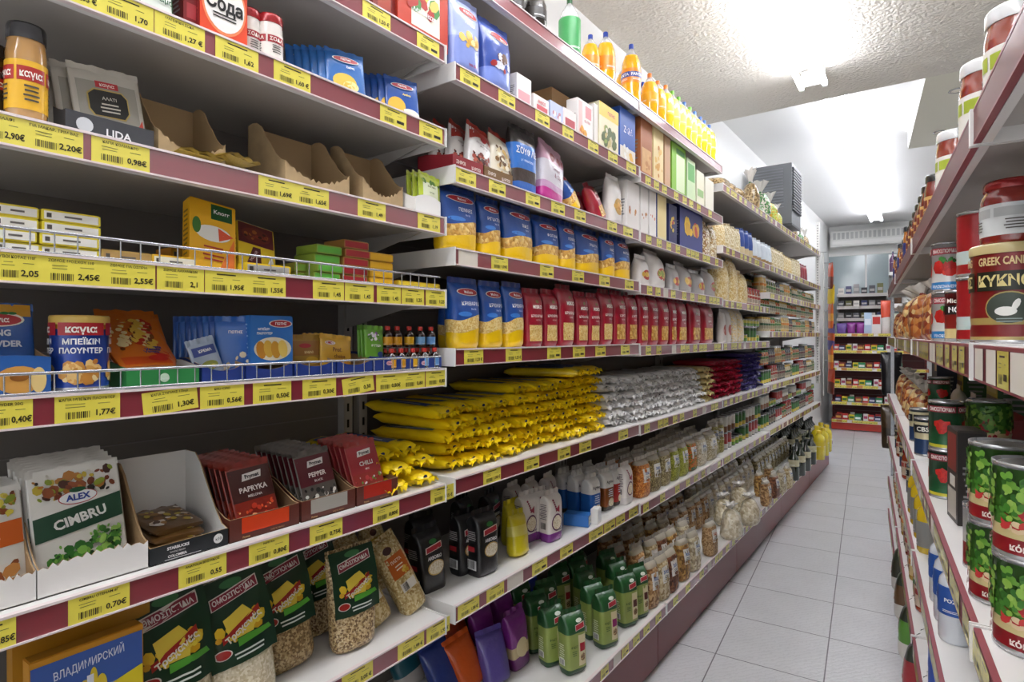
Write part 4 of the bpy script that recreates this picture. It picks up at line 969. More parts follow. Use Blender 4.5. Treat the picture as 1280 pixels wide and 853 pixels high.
for k, (x, c) in enumerate(((489, 'e0a01e'), (501, 'e0a01e'), (516, 'e8b41e'), (530, '7ab0e0'), (543, '6aa0d8'))):
    for r in range(2):
        b = dict(liquid='2a1208', cap='c22a20', label=c, fill=1.0, shape=1, desc='little dark flavouring bottle with red cap', name='flavouring_bottle', capw=.3, labelz=(.12, .5))
        put(bottle(.022, .056, **b), (FRONT - .03 - .026 * r, yl(x, .03)[0], z5 + .003), where=ph5, key=(yl(x, .03)[0], r), desc='red capped dark bottle, %s label' % ('gold' if k < 3 else 'blue'))
        if r: put(bottle(.022, .056, **dict(b, words='')), (FRONT - .045, yl(x, .03)[0] + .001, z5 + .0605), where=ph5, key=(yl(x, .03)[0], 0), desc='upper %s labelled dark bottle' % ('gold' if k < 3 else 'blue'))
# sixth shelf: spice sachet cartons
z6, ph6 = SHELVES['1F'][:2]
herb = ('2f6a28', '4f8f36', '7ab04a', '1f4a1c', '95c05a', '3f7a2e')
def cimbru(p, w, h):
    p.band(-w * .475, w * .475, h * .02, h * .99, ink('e9e7e0'), 1, 10, 6)
    p.blobs(-w * .46, w * .46, h * .70, h * .97, [ink(c) for c in ('7a3a1e', 'b5772e', '4a2418', 'c9b23a', '8a9a2a', 'e0dcd0', '2f2a20', '95502a')], 60, w * .02, w * .075, 2)
    p.ell(0, h * .60, w * .47, h * .13, ink('ece9e2'), 5, 24)
    p.band(-w * .475, w * .475, lambda t: h * (.37 + .09 * t), lambda t: h * (.58 + .10 * t), ink('1f4a34'), 6, 12, 2)
    p.ell(-w * .0, h * .705, w * .21, h * .062, ink('b5303a'), 6.5, 24).ell(0, h * .706, w * .20, h * .055, ink('f4f4f4'), 7, 24).text('ALEX', 0, h * .706, h * .075, ink('24409a'), 8, w * .32, bold=.04).ell(0, h * .77, w * .09, h * .022, ink('1f5a34'), 8)
    p.text('CIMBRU', 0, h * .52, h * .115, ink('f2f2ee'), 8, w * .8, rot=.16, bold=.035)
    p.blobs(-w * .40, w * .44, h * .06, h * .34, [ink(c) for c in herb], 90, w * .02, w * .07, 6)
    p.blobs(w * .05, w * .45, h * .25, h * .42, [ink(c) for c in herb], 30, w * .02, w * .05, 6, seed=4)
def sosis(p, w, h):
    p.band(-w * .475, w * .475, h * .02, h * .99, ink('e9e7e0'), 1, 10, 6)
    p.blobs(-w * .46, w * .46, h * .70, h * .97, [ink(c) for c in ('7a3a1e', 'b5772e', 'c9b23a', '8a9a2a', 'd9c94a', '95502a')], 50, w * .02, w * .07, 2)
    p.band(-w * .475, w * .475, lambda t: h * (.42 + .04 * t), lambda t: h * (.64 + .04 * t), ink('d9661e'), 5, 12, 2)
    p.text('VASILE', 0, h * .55, h * .1, ink('f6f1ea'), 8, w * .85, rot=.08, bold=.035)
    p.blobs(-w * .42, w * .44, h * .04, h * .36, [ink(c) for c in ('8a4a24', 'a8622e', '6a3018', 'c98a4a', 'e9e2d8')], 34, w * .04, w * .12, 5)
wt = card('e6e4e1')
def carton_at(xc, w, d, hf, hb, m, inner, ds, face=None, near=None, jag=0, wave=0, back=.02, zz=None, rz=0.):
    y = (yl(xc[0], back)[0] + yl(xc[1], back)[0]) / 2 if isinstance(xc, tuple) else yl(xc, back)[0]; xc = xc[0] if isinstance(xc, tuple) else xc; put(tray(w, d, hf, hb, m, inner, ds, face=face, near=near, jag=jag, wave=wave), (FRONT - back - d / 2, y, z6), rz, where=ph6, key=(xc, 0)); return y
sx = wd(47, 185, .02)
y = carton_at((47, 185), sx, .16, .045, .165, wt, CARDB, 'torn white display carton with thyme sachets', jag=1, wave=-.15)
for k in range(7): put(sachet(.132, .185, 'e4e1da', cimbru, 'green and white thyme sachet', 'spice_sachet', t=.009), (FRONT - .055 - .013 * k, y - .004 - .003 * (k % 3), z6 + .006 + .002 * k), .02 * (k % 2), .22, .03, ph6, (0, k))
y = carton_at((-78, 45), wd(-78, 45, .02), .16, .045, .16, wt, CARDB, 'torn white display carton at the frame edge', jag=1)
for k in range(6): put(sachet(.118, .172, 'e4e1da', sosis, 'orange banded seasoning sachet', 'spice_sachet', t=.009), (FRONT - .055 - .014 * k, y - .002, z6 + .004), 0, .22, .02, ph6, (0, k))
def star_face(p, w, h): p.text('STARBUCKS', -w * .16, h * .75, h * .22, ink('eeeeee'), 2, w * .5, bold=.04).text('WHOLE BEAN', -w * .17, h * .52, h * .13, ink('cfcfcf'), 2, w * .4).text('COLOMBIA', -w * .17, h * .3, h * .2, ink('eeeeee'), 2, w * .45, bold=.03).lines(-w * .1, h * .12, w * .5, 1, .003, ink('d8d8d8')).ell(w * .36, h * .55, .009, .009, ink('e8e8e6'), 2).text('x10', w * .36, h * .55, .008, BLACK, 4)
y = carton_at((187, 285), wd(187, 285, .02), .17, .032, .165, card('1d2226'), wt, 'low black coffee display carton with white inside', face=star_face, rz=.0)
for k in range(3): put(sachet(.095, .12, '6a4a22', f_sach('', blob=(.1, .9, ('c9b23a', '8a5a24', 'e2d8c8', '4a2a16', 'a87a34', 'efe9e0'), 40)), 'brown spice sachet lying in the coffee carton', t=.012), (FRONT - .05 - .012 * k, y - .006 + .006 * k, z6 + .012 + .013 * k), .08 * k - .1, 1.42, 0, ph6, (k * .02, 0))
def prym_tray(col):
    def face(p, w, h):
        p.band(-w * .34, w * .34, h * .28, h * .97, mat(col, .25, .8), 1, 6, 2) if col else None
        p.text('Prymat', -w * .28, h * .13, h * .12, ink('c9a36a'), 3, w * .3, bold=.03).text('WIĘCEJ SMAKU', w * .16, h * .13, h * .10, ink('b58a5a'), 3, w * .5)
    return face
def prym(top, low, word, sub, cols):
    def face(p, w, h):
        p.band(-w * .475, w * .475, h * .44, h * .90, ink(top), 1, 8, 4)
        p.blobs(-w * .46, w * .46, h * .04, h * .42, [ink(c) for c in cols], 46, w * .02, w * .07, 2)
        p.poly([(-w * .22, h * .72), (-w * .18, h * .82), (w * .26, h * .84), (w * .22, h * .74)], ink('efeae6'), 3).text('Prymat', w * .02, h * .78, h * .075, BLACK, 5, w * .36, rot=.03, bold=.03)
        p.text(word, 0, h * .60, h * .10, ink('f3ece8'), 5, w * .7, bold=.03).text(sub, 0, h * .50, h * .05, ink('f3ece8'), 5, w * .5)
    return face
pbr = card('5e2a20')
def prym_tray_near(p, d, h): p.lines(0, h * .5, d * .6, 2, .02, ink('7a4030'))
for (x0, x1, xs, win, ds, sd, base, face, n) in ((287, 374, 305, 'd8421a', 'brown display carton of paprika sachets', 'red and brown paprika sachet', '8c2416', prym('4a1a16', '', 'PAPRYKA', 'MIELONA', ('c9381e', 'e2562a', '8c1f14', 'f0a06a')), 8),
                                        (377, 444, 400, 'a8a49c', 'brown display carton of black pepper sachets', 'maroon black pepper sachet', '5c5650', prym('5a1420', '', 'PEPPER', 'BLACK', ('2a2a28', 'd8d4c8', '5a5650', 'efece2', '1a1a18')), 8),
                                        (446, 497, 452, 'b0261c', 'narrow brown display carton with red foil sachets', 'red foil spice sachet', 'a33a34', prym('a8323a', '', 'CHILLI', 'MIX', ('c9484a', '6fae4a', 'e8d8d8', '8c1f24')), 6)):
    w = wd(x0, x1, .02); y = carton_at((x0, x1), w, .15, .045, .085, pbr, mat('8a6a4c', .8), ds, face=prym_tray(win), near=prym_tray_near)
    for k in range(n): put(sachet(min(.098, w * .95), .145, base, face, sd, 'spice_sachet', t=.01), (FRONT - .04 - .0165 * k, y - .003 * k, z6 + .004 + .001 * k), .04 * (k % 2), .32, .05, ph6, (0, k))
# seventh shelf: header card bags, grain bags
z7, ph7 = SHELVES['1G'][:2]
def header_bag(w, h, g, seed=1):
    key = ('hb', w, h, tuple(g), seed)
    if key in CACHE: return CACHE[key]
    B = Bag(w, w * .55, h, [(1, grains(g, 230, .4, .5))], seed=seed, topn=2.2, bulge=.08, wr=.004)
    hc = MB(); hw, hh_ = w * .96, h * .62; zc = h * .36
    def S(a, b, o):  # card laid over the top of the bag
        x = B.S(max(-w * .4, min(w * .4, a)) * .9, min(B.hb * .995, max(.0, b)), 0)[0]
        x = max(x, B.d * .30) if b < h * .72 else max(x, B.d * .3 * max(.06, (h * 1.02 - b) / (h * .3)))
        return (x + .004 + o, a, b)
    p = Print(hc, S); p.band(-hw / 2, hw / 2, zc, zc + hh_, film('173a26', .2), 0, 12, 12)
    p.blobs(-hw * .4, hw * .4, zc + hh_ * .25, zc + hh_ * .62, [ink('e8c22a'), ink('f0d84a'), ink('d9a51e')], 16, w * .03, w * .1, 1)
    p.poly([(-hw * .2, zc + hh_ * .3), (-hw * .24, zc + hh_ * .55), (hw * .08, zc + hh_ * .64), (hw * .22, zc + hh_ * .5), (hw * .16, zc + hh_ * .3)], ink('ecd04a'), 4)
    p.poly([(-hw * .36, zc + hh_ * .68), (hw * .38, zc + hh_ * .78), (hw * .38, zc + hh_ * .92), (-hw * .36, zc + hh_ * .82)], ink('eadfd8'), 4).poly([(-hw * .345, zc + hh_ * .69), (hw * .365, zc + hh_ * .79), (hw * .365, zc + hh_ * .905), (-hw * .345, zc + hh_ * .81)], ink('8f2a3a'), 4.5)
    p.ell(0, zc + hh_ * .92, hw * .17, hh_ * .05, ink('3f7a4a'), 4).text('ΟΜΟΣΠΟΝΔΙΑ', 0, zc + hh_ * .8, hh_ * .08, ink('f3e9e4'), 6, hw * .66, rot=.13, bold=.03)
    p.text('Τραχανάς', hw * .02, zc + hh_ * .40, hh_ * .10, ink('f6f0e0'), 7, hw * .6, rot=.4, bold=.035).poly([(-hw * .3, zc + hh_ * .28), (hw * .3, zc + hh_ * .5), (hw * .3, zc + hh_ * .58), (-hw * .3, zc + hh_ * .36)], ink('a8261e'), 5)
    p.poly([(-hw * .1, zc + hh_ * .2), (hw * .44, zc + hh_ * .24), (hw * .4, zc + hh_ * .3), (-hw * .1, zc + hh_ * .29)], ink('5aae3a'), 4)
    p.ell(-hw * .32, zc + hh_ * .17, hw * .12, hh_ * .06, ink('e8e0d8'), 4).ell(-hw * .32, zc + hh_ * .17, hw * .10, hh_ * .05, ink('b0261e'), 5)
    p.lines(hw * .05, zc + hh_ * .12, hw * .6, 2, hh_ * .05, ink('e6ece6'), 5)
    CACHE[key] = Proto('header_card_bag', 'clear bag of trahana with green header card', 'grain bag', (w, B.d, h), {'wrapper': B.body, 'header_card': hc, 'top_seal': B.seal}); return CACHE[key]
PALE = ['ded2b4', 'cfc09c', 'eee4cc']; MID = ['b59a6a', '96784a', 'c9b080', '7d6238']; SPK = ['a88a5c', 'c9ad7e', '7a5c38', 'ddc79a']
for (x, back, g, rz, tl, rl, sd, sc, dz) in ((222, .03, PALE, .05, .12, .05, 1, 1.12, 0), (309, .03, PALE, .08, .12, .1, 2, 1.08, 0), (362, .08, MID, .1, .12, .08, 3, 1.03, 0), (443, .03, SPK, .12, .05, .02, 4, .97, 0), (405, .15, SPK, .2, .2, .1, 6, .95, 0),
                                         (180, .2, PALE, 0, .1, 0, 5, .95, 0), (250, .17, MID, 0, .1, 0, 1, .95, 0), (300, .2, MID, .1, .1, 0, 3, .95, 0), (345, .22, SPK, 0, .1, 0, 2, .95, 0)):
    y, t = yl(x, back + .04); put(header_bag(.132, .25, g, sd), (FRONT - back - .045, y, z7 + .004), -rz, tl, rl, ph7, (y, 0), {id(PALE): 'bag of pale trahana with green card', id(MID): 'bag of brown trahana with green card', id(SPK): 'bag of speckled bulgur with green card'}[id(g)], scale=sc)
def pcake():
    w, h = wd(36, 180, .02), .26
    mb, fc = carton(w, .03, h, card('c98a1e')); p = fc['front']
    p.band(-w * .49, w * .49, h * .45, h * .96, ink('3f62b0'), 1, 2, 4).band(-w * .49, w * .49, h * .45, h * .7, ink('8aa6d8'), 1.4, 2, 1)
    p.band(-w * .49, w * .49, lambda t: h * (.46 + .12 * t), lambda t: h * (.58 + .16 * t), ink('e8d42a'), 2, 6, 1).band(-w * .49, w * .49, h * .05, lambda t: h * (.48 + .12 * t), ink('e0a81e'), 2.5, 6, 1)
    for a, b, r in ((-.05, .71, .06), (.03, .77, .035), (.1, .71, .05)): p.ell(a * w, b * h, r * w, h * .07, ink('e9cf3a'), 3)
    p.band(-w * .15, w * .16, h * .62, h * .7, ink('eef2fa'), 3.4, 3, 1).band(-w * .03, w * .03, h * .62, h * .8, ink('eef2fa'), 3.6, 2, 1)
    for i in range(6): p.band(w * (-.13 + .05 * i), w * (-.115 + .05 * i), h * .64, h * .67, ink('24409a'), 4, 1, 1)
    p.text('ВЛАДИМИРСКИЙ', 0, h * .88, h * .07, ink('e8eefa'), 4, w * .62, rot=.06)
    fl = MB(); fl.box(-.013, .013, -w / 2 + .002, w / 2 - .002, h, h + .0008, card('a8721a'))
    return Proto('confectionery_box', 'wide blue and yellow box with golden domed buildings', 'box', (w, .03, h), {'carton': mb, 'closing_flap': fl})
put(pcake(), (FRONT - .04, (yl(36, .03)[0] + yl(180, .03)[0]) / 2, z7 + .002), .0, .03, 0, ph7, (0, 0))
put(pbox(.2, .27, d=.03, base='b9821e', desc='amber box behind the domed buildings box', name='confectionery_box'), (FRONT - .1, yl(108, .08)[0] + .004, z7 + .03), .0, .03, 0, ph7, (0, 1))
put(plain_bag(.12, .12, (('1.0', '5c8a1e'),), desc='green packet at the frame edge', seed=3), (FRONT - .09, yl(4, .05)[0] - .04, z7 + .0), .1, .1, 0, ph7, (0, 1))
def orzo(w, h, c, seed, desc):
    key = ('orzo', c, seed)
    if key in CACHE: return CACHE[key]
    B = Bag(w, w * .6, h, [(1, grains(['d9c48c', 'c9ae70', 'e8d8a8', 'b8985a'], 200, .35, .6))], seed=seed, n=3.2, topn=6, bulge=.05)
    p = B.P(); hb = B.hb; p.band(-w * .34, w * .34, hb * .5, hb * .8, ink(c), 1, 8, 3).ell(-w * .1, hb * .88, w * .16, h * .045, ink('4a1c14'), 2).text('ΠΑΣΤΑ', -w * .02, hb * .72, h * .05, ink('fff2e0'), 3, w * .4, bold=.03).lines(0, hb * .64, w * .3, 2, h * .04, ink('fff2e0'), 3)
    p.blobs(0, w * .3, hb * .5, hb * .62, [ink('e8c85a'), ink('d9a52a')], 8, w * .03, w * .07, 3).band(-w * .26, w * .3, hb * .3, hb * .42, ink('e9e4da'), 2).bars(-w * .2, w * .0, hb * .31, hb * .41)
    CACHE[key] = Proto('orzo_bag', desc, 'pasta', (w, B.d, h), {'wrapper': B.body, 'top_seal': B.seal}); return CACHE[key]
put(orzo(.088, .225, 'c9651e', 1, 'clear orzo bag with orange label'), (FRONT - .09, yl(531, .05)[0], z7 + .004), -.15, .3, .34, ph7, (2, 0))
put(orzo(.085, .21, 'b0902a', 2, 'clear orzo bag with mustard label'), (FRONT - .11, yl(487, .07)[0], z7 + .004), -.15, .3, .34, ph7, (1, 0))
for x, b, r in ((455, .22, .2), (478, .27, .1)): put(orzo(.085, .2, 'b0902a', 2, ''), (FRONT - b, yl(x, b)[0], z7 + .004), .1, .2, r, ph7, (x, 0), 'clear orzo bag deep on the shelf')
put(rice_brick(.095, .2), (FRONT - .14, yl(548, .10)[0], z7), -.1, .05, .05, ph7, (3, 0)); put(rice_brick(.095, .2), (FRONT - .25, yl(540, .2)[0], z7), -.1, .0, .0, ph7, (2.9, 0))

# ------------------------------------------------------------------ goods: second and third bays
def MEL(code, lst, word, fine=0, back=.02, seed0=0, words=None):
    for i, (x0, x1, yt) in enumerate(lst):
        L(code, melissa, x0, x1, yt, back + .004 * (i % 2), rz=.05 * ((i * 7) % 3 - 1), kw=dict(word=(words or [word])[i % len(words or [word])], seed=seed0 + i % 4, fine=fine))
# pasta shelves
MEL('2D', [(557, 603, 231), (605, 632, 246), (635, 674, 256), (676, 704, 270), (706, 724, 276), (726, 756, 284), (758, 772, 291), (774, 792, 296)], '', 0, words=['ΠΕΝΝΕΣ', 'ΡΙΓΚΑΤΟΝΙ', 'ΒΙΔΕΣ', 'ΦΙΟΓΚΑΚΙ'])
for x in (600, 640, 690, 740, 775): L('2D', melissa, x, x + 20, 280, back=.13, ww=.105, hh=.18, kw=dict(word='ΠΕΝΝΕΣ', seed=2))
MEL('2E', [(572, 606, 348), (608, 634, 352), (636, 661, 353)], 'ΚΡΙΘΑΡΑΚΙ', 1)
L('1E', melissa, 548, 556, 350, back=.01, hh=.1, kw=dict(word='ΚΡΙΘΑΡΑΚΙ', seed=3, fine=1)) if 0 else None
for x in (560, 585, 610, 640): L('2E', melissa, x, x + 26, 350, back=.11, ww=.1, hh=.18, kw=dict(word='ΚΡΙΘΑΡΑΚΙ', seed=1, fine=1))
RP_ = [(662, 681, 360), (683, 700, 362), (702, 722, 356), (724, 737, 365), (739, 752, 366), (754, 769, 362)]
for i, (x0, x1, yt) in enumerate(RP_): L('2E', misko, x0, x1, yt, back=.018 + .006 * (i % 2), rz=.06 * (i % 3 - 1), kw=dict(seed=i % 3, word='ΚΡΙΘΑΡΑΚΙ'))
for i, (x0, x1, yt) in enumerate([(771, 785, 364), (787, 799, 366)]): L('2E', misko, x0, x1, yt, kw=dict(seed=i, word='ΚΟΦΤΟ', shape=1))
for i, (x0, x1, yt) in enumerate([(802, 812, 366), (814, 825, 368), (827, 838, 370), (840, 847, 372), (849, 861, 374), (866, 878, 376), (880, 894, 379)]): L('3E', misko, x0, x1, yt, kw=dict(seed=i % 3, word='ΚΟΦΤΟ', shape=1))
for i, x in enumerate(range(665, 800, 22)): L('2E', misko, x, x + 16, 366, back=.1, ww=.09, hh=.175, kw=dict(seed=i % 3, word='ΚΟΦΤΟ', shape=1))
# second bay, second shelf
bigb = dict(bands=(('.45', '8c9ee0'), ('1.0', 'a9b8ea')), logo='b8242c', words=(('ΓΙΩΤΗΣ', 0, .82, .05, 'ffffff'), ('Αλεύρι', 0, .66, .06, 'e9eefc'), ('για όλες', .1, .1, .05, 'b8242c')), blob=(.3, .58, ('e8c25a', 'd9a83a', 'f0dca0'), 14), desc='periwinkle blue flour packet with cookies picture', name='flour_packet', cat='flour', dd=.5, seed=1, bump=.3)
L('2B', plain_bag, 569, 606, -20, back=-.005, kw=bigb, hh=.225)
L('2B', plain_bag, 609, 645, 15, back=-.005, hh=.215, kw=dict(bigb, bands=(('.3', '7f94dc'), ('1.0', '3a55a8')), blob=(.25, .6, ('d9dcef', '6a4a3a', 'a82a2a', 'e8e8f0'), 16), words=(('farina', .1, .8, .07, 'ffffff'),), desc='dark blue flour packet with red oval', seed=3, bump=.3))
bx = lambda *a, **k: dict(kw=dict(zip((), ())), **k)
def BX(code, x0, x1, yt, base, desc, front=(), words=(), blob=None, side='', back=.02, d=.05, zup=0., rz=0., deep=0, hh=None, top=''):
    return L(code, pbox, x0, x1, yt, back=back, zup=zup, rz=rz, deep=deep, hh=hh, kw=dict(d=d, base=base, front=front, words=words, blob=blob, side=side, desc=desc, name='baking_box', cat='box', top=top))
BX('2B', 646, 664, 96, 'f1edec', 'white box with pink stripe', front=((-.4, .4, .2, .5, 'e0a0a8'),))
BX('2B', 667, 686, 122, 'f1e6e4', 'low white and red box', front=((-.3, .4, .1, .55, 'c9505a'),), words=(('ΑΝΘΟΣ', 0, .7, .2, 'c9303a'),))
BX('2B', 688, 704, 130, 'c3cdea', 'low pale blue box', blob=(.2, .7, ('f0f0fa', 'c98a9a'), 8), back=.025)
BX('2B', 705, 720, 138, 'f0e2e0', 'low white and crimson box', front=((-.4, .4, .1, .6, 'b8404e'),))
BX('2B', 690, 718, 118, 'b0895c', 'brown carton behind the low boxes', back=.1, d=.1)
BX('2B', 722, 741, 127, 'f3efec', 'tall white wafer box with red stripes', front=((-.45, -.2, .1, .95, 'e8c4c0'), (0, .4, .6, .9, 'd98a90')), blob=(.05, .4, ('e8a83a', 'd9852a'), 8), words=(('GLUTEN', .1, .5, .08, 'b03a40'),))
BX('2B', 743, 747, 130, 'ece6e0', 'thin cream box')
BX('2B', 749, 773, 134, 'f0e8c8', 'yellow and white biscuit box', front=((-.5, .5, .72, 1, 'f0c83a'),), words=(('ΓΙΩΤΗΣ', .1, .84, .09, 'c03040'),), blob=(.08, .6, ('e9e4d0', '8aa04a', 'c9b87a', '5a6a3a'), 22))
BX('2B', 775, 794, 139, '2f5cb4', 'blue jelly box with white script', front=((-.5, .5, 0, .3, 'e8e0d0'),), words=(('Ζελέ', 0, .62, .16, 'f4f4ff'),), blob=(.02, .35, ('f2f0ea', 'e8b84a'), 10))
BX('3B', 801, 815, 150, 'b06a3e', 'copper brown rusk box', front=((-.4, .4, .1, .5, 'd9a86a'),), blob=(.1, .5, ('e0b070', 'c98a4a'), 10), d=.08)
BX('3B', 817, 829, 160, 'efd9a0', 'cream rusk box with golden slices', blob=(.1, .7, ('e0a84a', 'e8c06a', 'c9832e'), 16))
BX('3B', 831, 838, 170, 'c9a07a', 'narrow tan box')
BX('3B', 840, 857, 182, '8cc63c', 'bright green box with white panel', front=((-.2, .42, .1, .8, 'dcebc0'), (-.2, .42, .82, .92, '3f8a3a')), side='7ab52e', d=.09)
BX('3B', 859, 869, 200, 'c8deb0', 'pale green box', front=((-.4, .4, .5, .9, '5aa84a'),))
BX('3B', 871, 880, 215, 'e9e6cc', 'cream and green box', front=((-.4, .4, .3, .5, '8fb86a'),))
BX('3B', 882, 892, 225, 'ece9d8', 'off white box at shelf end')
# second bay, third shelf
wed = dict(bands=(('1.0', 'd9d4d0'),), badge='', blob=(.05, .3, ('8c2a20', 'b5463a', '4a2018'), 16), words=(('ΜΕΙΓΜΑ', .05, .62, .07, '55483f'),), desc='white and red dried fruit packet', name='dried_fruit_packet', dd=.35, seed=2)
def wedge(seed, big=0):
    w, h = .125, .17
    key = ('wedge', seed, big)
    if key in CACHE: return CACHE[key]
    B = Bag(w, .045, h, [(1, film('d6d2cf' if big == 0 else 'e2d9c4', .3))], seed=seed, sealmat=film('9c2a1e'))
    p = B.P(); hb = B.hb
    if big == 0:
        p.band(-w * .44, w * .44, lambda t: hb * (.80 - .6 * (t - .5) ** 2), hb * .97, film('9c2a1e'), 1, 12, 3); p.ell(0, hb * .77, w * .11, h * .06, ink('a32a30'), 3).text('ΑΠΟΞΗΡΑΜΕΝΑ', 0, hb * .64, h * .05, ink('6a5a50'), 3, w * .6).text('ΦΡΟΥΤΑ', 0, hb * .57, h * .05, ink('6a5a50'), 3, w * .4)
        p.blobs(-w * .38, w * .3, hb * .12, hb * .46, [ink(c) for c in ('6a2418', '9c4030', 'b85a44', '3f1a14')], 30, w * .03, w * .09, 2)
    else:
        p.blobs(-w * .38, w * .38, hb * .1, hb * .75, [ink(c) for c in ('c9a45a', '8a6438', 'e0cda0', 'efe6cc', '6a4a28')], 40, w * .03, w * .09, 2)
    CACHE[key] = Proto('dried_fruit_packet', 'white and dark red dried fruit packet' if big == 0 else 'cream packet with nuts picture', 'packet', (w, .045, h), {'wrapper': B.body, 'top_seal': B.seal}); return CACHE[key]
zc_, phc = SHELVES['2C'][:2]
for x, b, r, g in ((552, .14, .3, 0), (572, .10, .3, 0), (596, .06, .25, 0), (624, .05, .22, 1)): put(wedge(1, g), (FRONT - b, yl(x, b)[0], zc_ + .022), 0, .15, -r, phc, (x, 0))
def disp_face(p, w, h): p.text('ΞΗΡΟΙ', -w * .25, h * .6, h * .3, ink('e9dcd4'), 2, w * .3, bold=.03).text('ΚΑΡΠΟΙ', w * .25, h * .5, h * .28, ink('e9dcd4'), 2, w * .3, bold=.03)
ya, yb = yl(566, .02)[0], yl(604, .02)[0]
put(tray(yb - ya, .14, .045, .06, card('8c1f2a'), card('6a141c'), 'dark red display carton of dried fruit', face=disp_face), (FRONT - .09, (ya + yb) / 2, zc_), where=phc, key=(0, 0))
ya, yb = yl(605, .02)[0], yl(641, .02)[0]
put(tray(yb - ya - .003, .14, .045, .06, card('7a5a34'), card('6a141c'), 'brown display carton of nut packets', face=disp_face), (FRONT - .09, (ya + yb) / 2, zc_), where=phc, key=(1, 0))
L('2C', plain_bag, 643, 674, 158, kw=dict(bands=(('.18', '2a66c0'), ('.38', '3a2a24'), ('.78', '2f74cc'), ('1.0', '2a2624')), words=(('ΣΟΥΦΛΕ', 0, .66, .13, 'f4f8ff'), ('με σοκολάτα', 0, .52, .05, 'e0ecff')), desc='blue and black souffle mix packet', name='dessert_mix', cat='baking mix', dd=.35, n=4, seed=2))
L('2C', plain_bag, 676, 709, 178, rz=.1, roll=-.12, kw=dict(bands=(('.22', 'c02a8c'), ('.34', 'c79ac0'), ('.72', 'd9d4dc'), ('1.0', 'c79aae')), words=(('Sweet', 0, .62, .1, '8a5a6a'), ('& Ole', .05, .5, .1, '8a5a6a')), blob=(.74, .88, ('8a3a3a', 'a85a4a'), 7), desc='white and magenta sugar packet', name='sugar_packet', cat='sugar', dd=.35, n=4, seed=5))
put(melissa(.12, .17, word='ΒΙΔΕΣ', seed=2), (FRONT - .07, yl(724, .04)[0], zc_ + .012), .3, .35, .35, phc, (9, 0), 'blue and yellow pasta packet leaning over')
put(misko(.10, .17, word='ΠΕΝΝΕΣ', seed=1, shape=1), (FRONT - .06, yl(752, .05)[0], zc_ + .01), .2, .3, .35, phc, (10, 0), 'crimson pasta packet leaning left')
put(misko(.10, .15, word='ΠΕΝΝΕΣ', seed=2, shape=1), (FRONT - .13, yl(742, .10)[0], zc_ + .008), .2, .3, .2, phc, (9.5, 0), 'crimson pasta packet behind leaning one')
wp = dict(bands=(('.12', 'd9d5d0'), ('1.0', 'e6e2de')), badge='b8482a', desc='white snack bag with round red picture', name='snack_bag', cat='snack', blob=(.3, .5, ('e0b060', 'c98a3a', 'f0d9a0'), 8))
L('2C', plain_bag, 766, 781, 218, kw=dict(wp, badge='c9a05a', desc='white pastry bag')); 
BX('2C', 784, 799, 228, 'efeae6', 'tall white biscuit box with round medallion', blob=(.3, .5, ('c98a4a', 'b5703a'), 5), d=.07)
BX('3C', 801, 810, 232, 'eeeae6', 'white biscuit box with oval picture', blob=(.3, .5, ('c98a4a', 'b5703a'), 5), d=.07)
BX('3C', 812, 820, 237, 'f0ece8', 'tall white box with pink oval', blob=(.3, .5, ('d98a7a',), 3), d=.07)
BX('3C', 822, 833, 240, 'efe2ae', 'tall cream yellow box', front=((-.4, .4, .1, .9, 'f0dc9a'),), d=.07, side='3f4f9a')
BX('3C', 836, 846, 257, '23285c', 'navy pasta box', blob=(.25, .75, ('e0b03a', 'd9c24a', 'b8303a'), 8), d=.07)
BX('3C', 850, 878, 262, '2d3580', 'navy pasta box with yellow tubes picture', blob=(.3, .8, ('e8c02a', 'd9a82a', 'c03038', 'f0d850'), 12), d=.05, side='1c2148', top='1c2148')
L('3C', plain_bag, 881, 890, 275, kw=dict(bands=(('1.0', ('d9c9a0', '8a5a3a', 'efe6d0', 'b08a50')),), desc='clear bag of mixed pasta')); L('3C', plain_bag, 891, 898, 282, kw=dict(bands=(('1.0', ('d9c9a0', 'efe6d0', 'b08a50')),), desc='small clear bag of pasta at shelf end'))
# third bay, fourth shelf
snack = dict(bands=(('1.0', 'ddd8d4'),), badge='b5302a', blob=(.3, .52, ('d9b04a', 'e8c870', '8a9a3a'), 8), desc='white bag with round red and green pasta picture', name='tortellini_bag', cat='pasta')
L('2D', plain_bag, 794, 798, 306, kw=dict(snack)) if 0 else None
for i, (x0, x1, yt) in enumerate([(802, 815, 318), (817, 838, 312), (841, 852, 330), (854, 870, 328), (872, 884, 338), (886, 898, 336)]): L('3D', plain_bag, x0, x1, yt, kw=dict(snack, bands=(('1.0', 'ddd8d4' if i < 2 else 'a9a5a4'),), seed=i + 1, desc=snack['desc'] if i < 2 else 'grey bag with round pasta picture'), rz=.1 * (i % 2))
for i, (x0, x1, yt) in enumerate([(904, 915, 318), (917, 925, 322), (928, 938, 337)]): L('4C', plain_bag, x0, x1, yt, kw=dict(bands=(('1.0', ('e0c68a', 'd0ae68', 'ecdcb0')),), desc='clear bag of golden nests pasta', name='pasta_bag', cat='pasta', seed=i, dd=.7))
# third bay fifth shelf end and fourth bay
for i, (x0, x1) in enumerate([(904, 909), (910, 916), (917, 924), (925, 932)]): L('4D', plain_bag, x0, x1, 386, kw=dict(bands=(('1.0', ('e0c68a', 'd9d4cc', 'ecdcb0') if i > 1 else 'cfc8c2'),), badge='' if i > 1 else 'a84a3a', desc='clear and gold pasta bag' if i > 1 else 'white bag with red picture', seed=i))
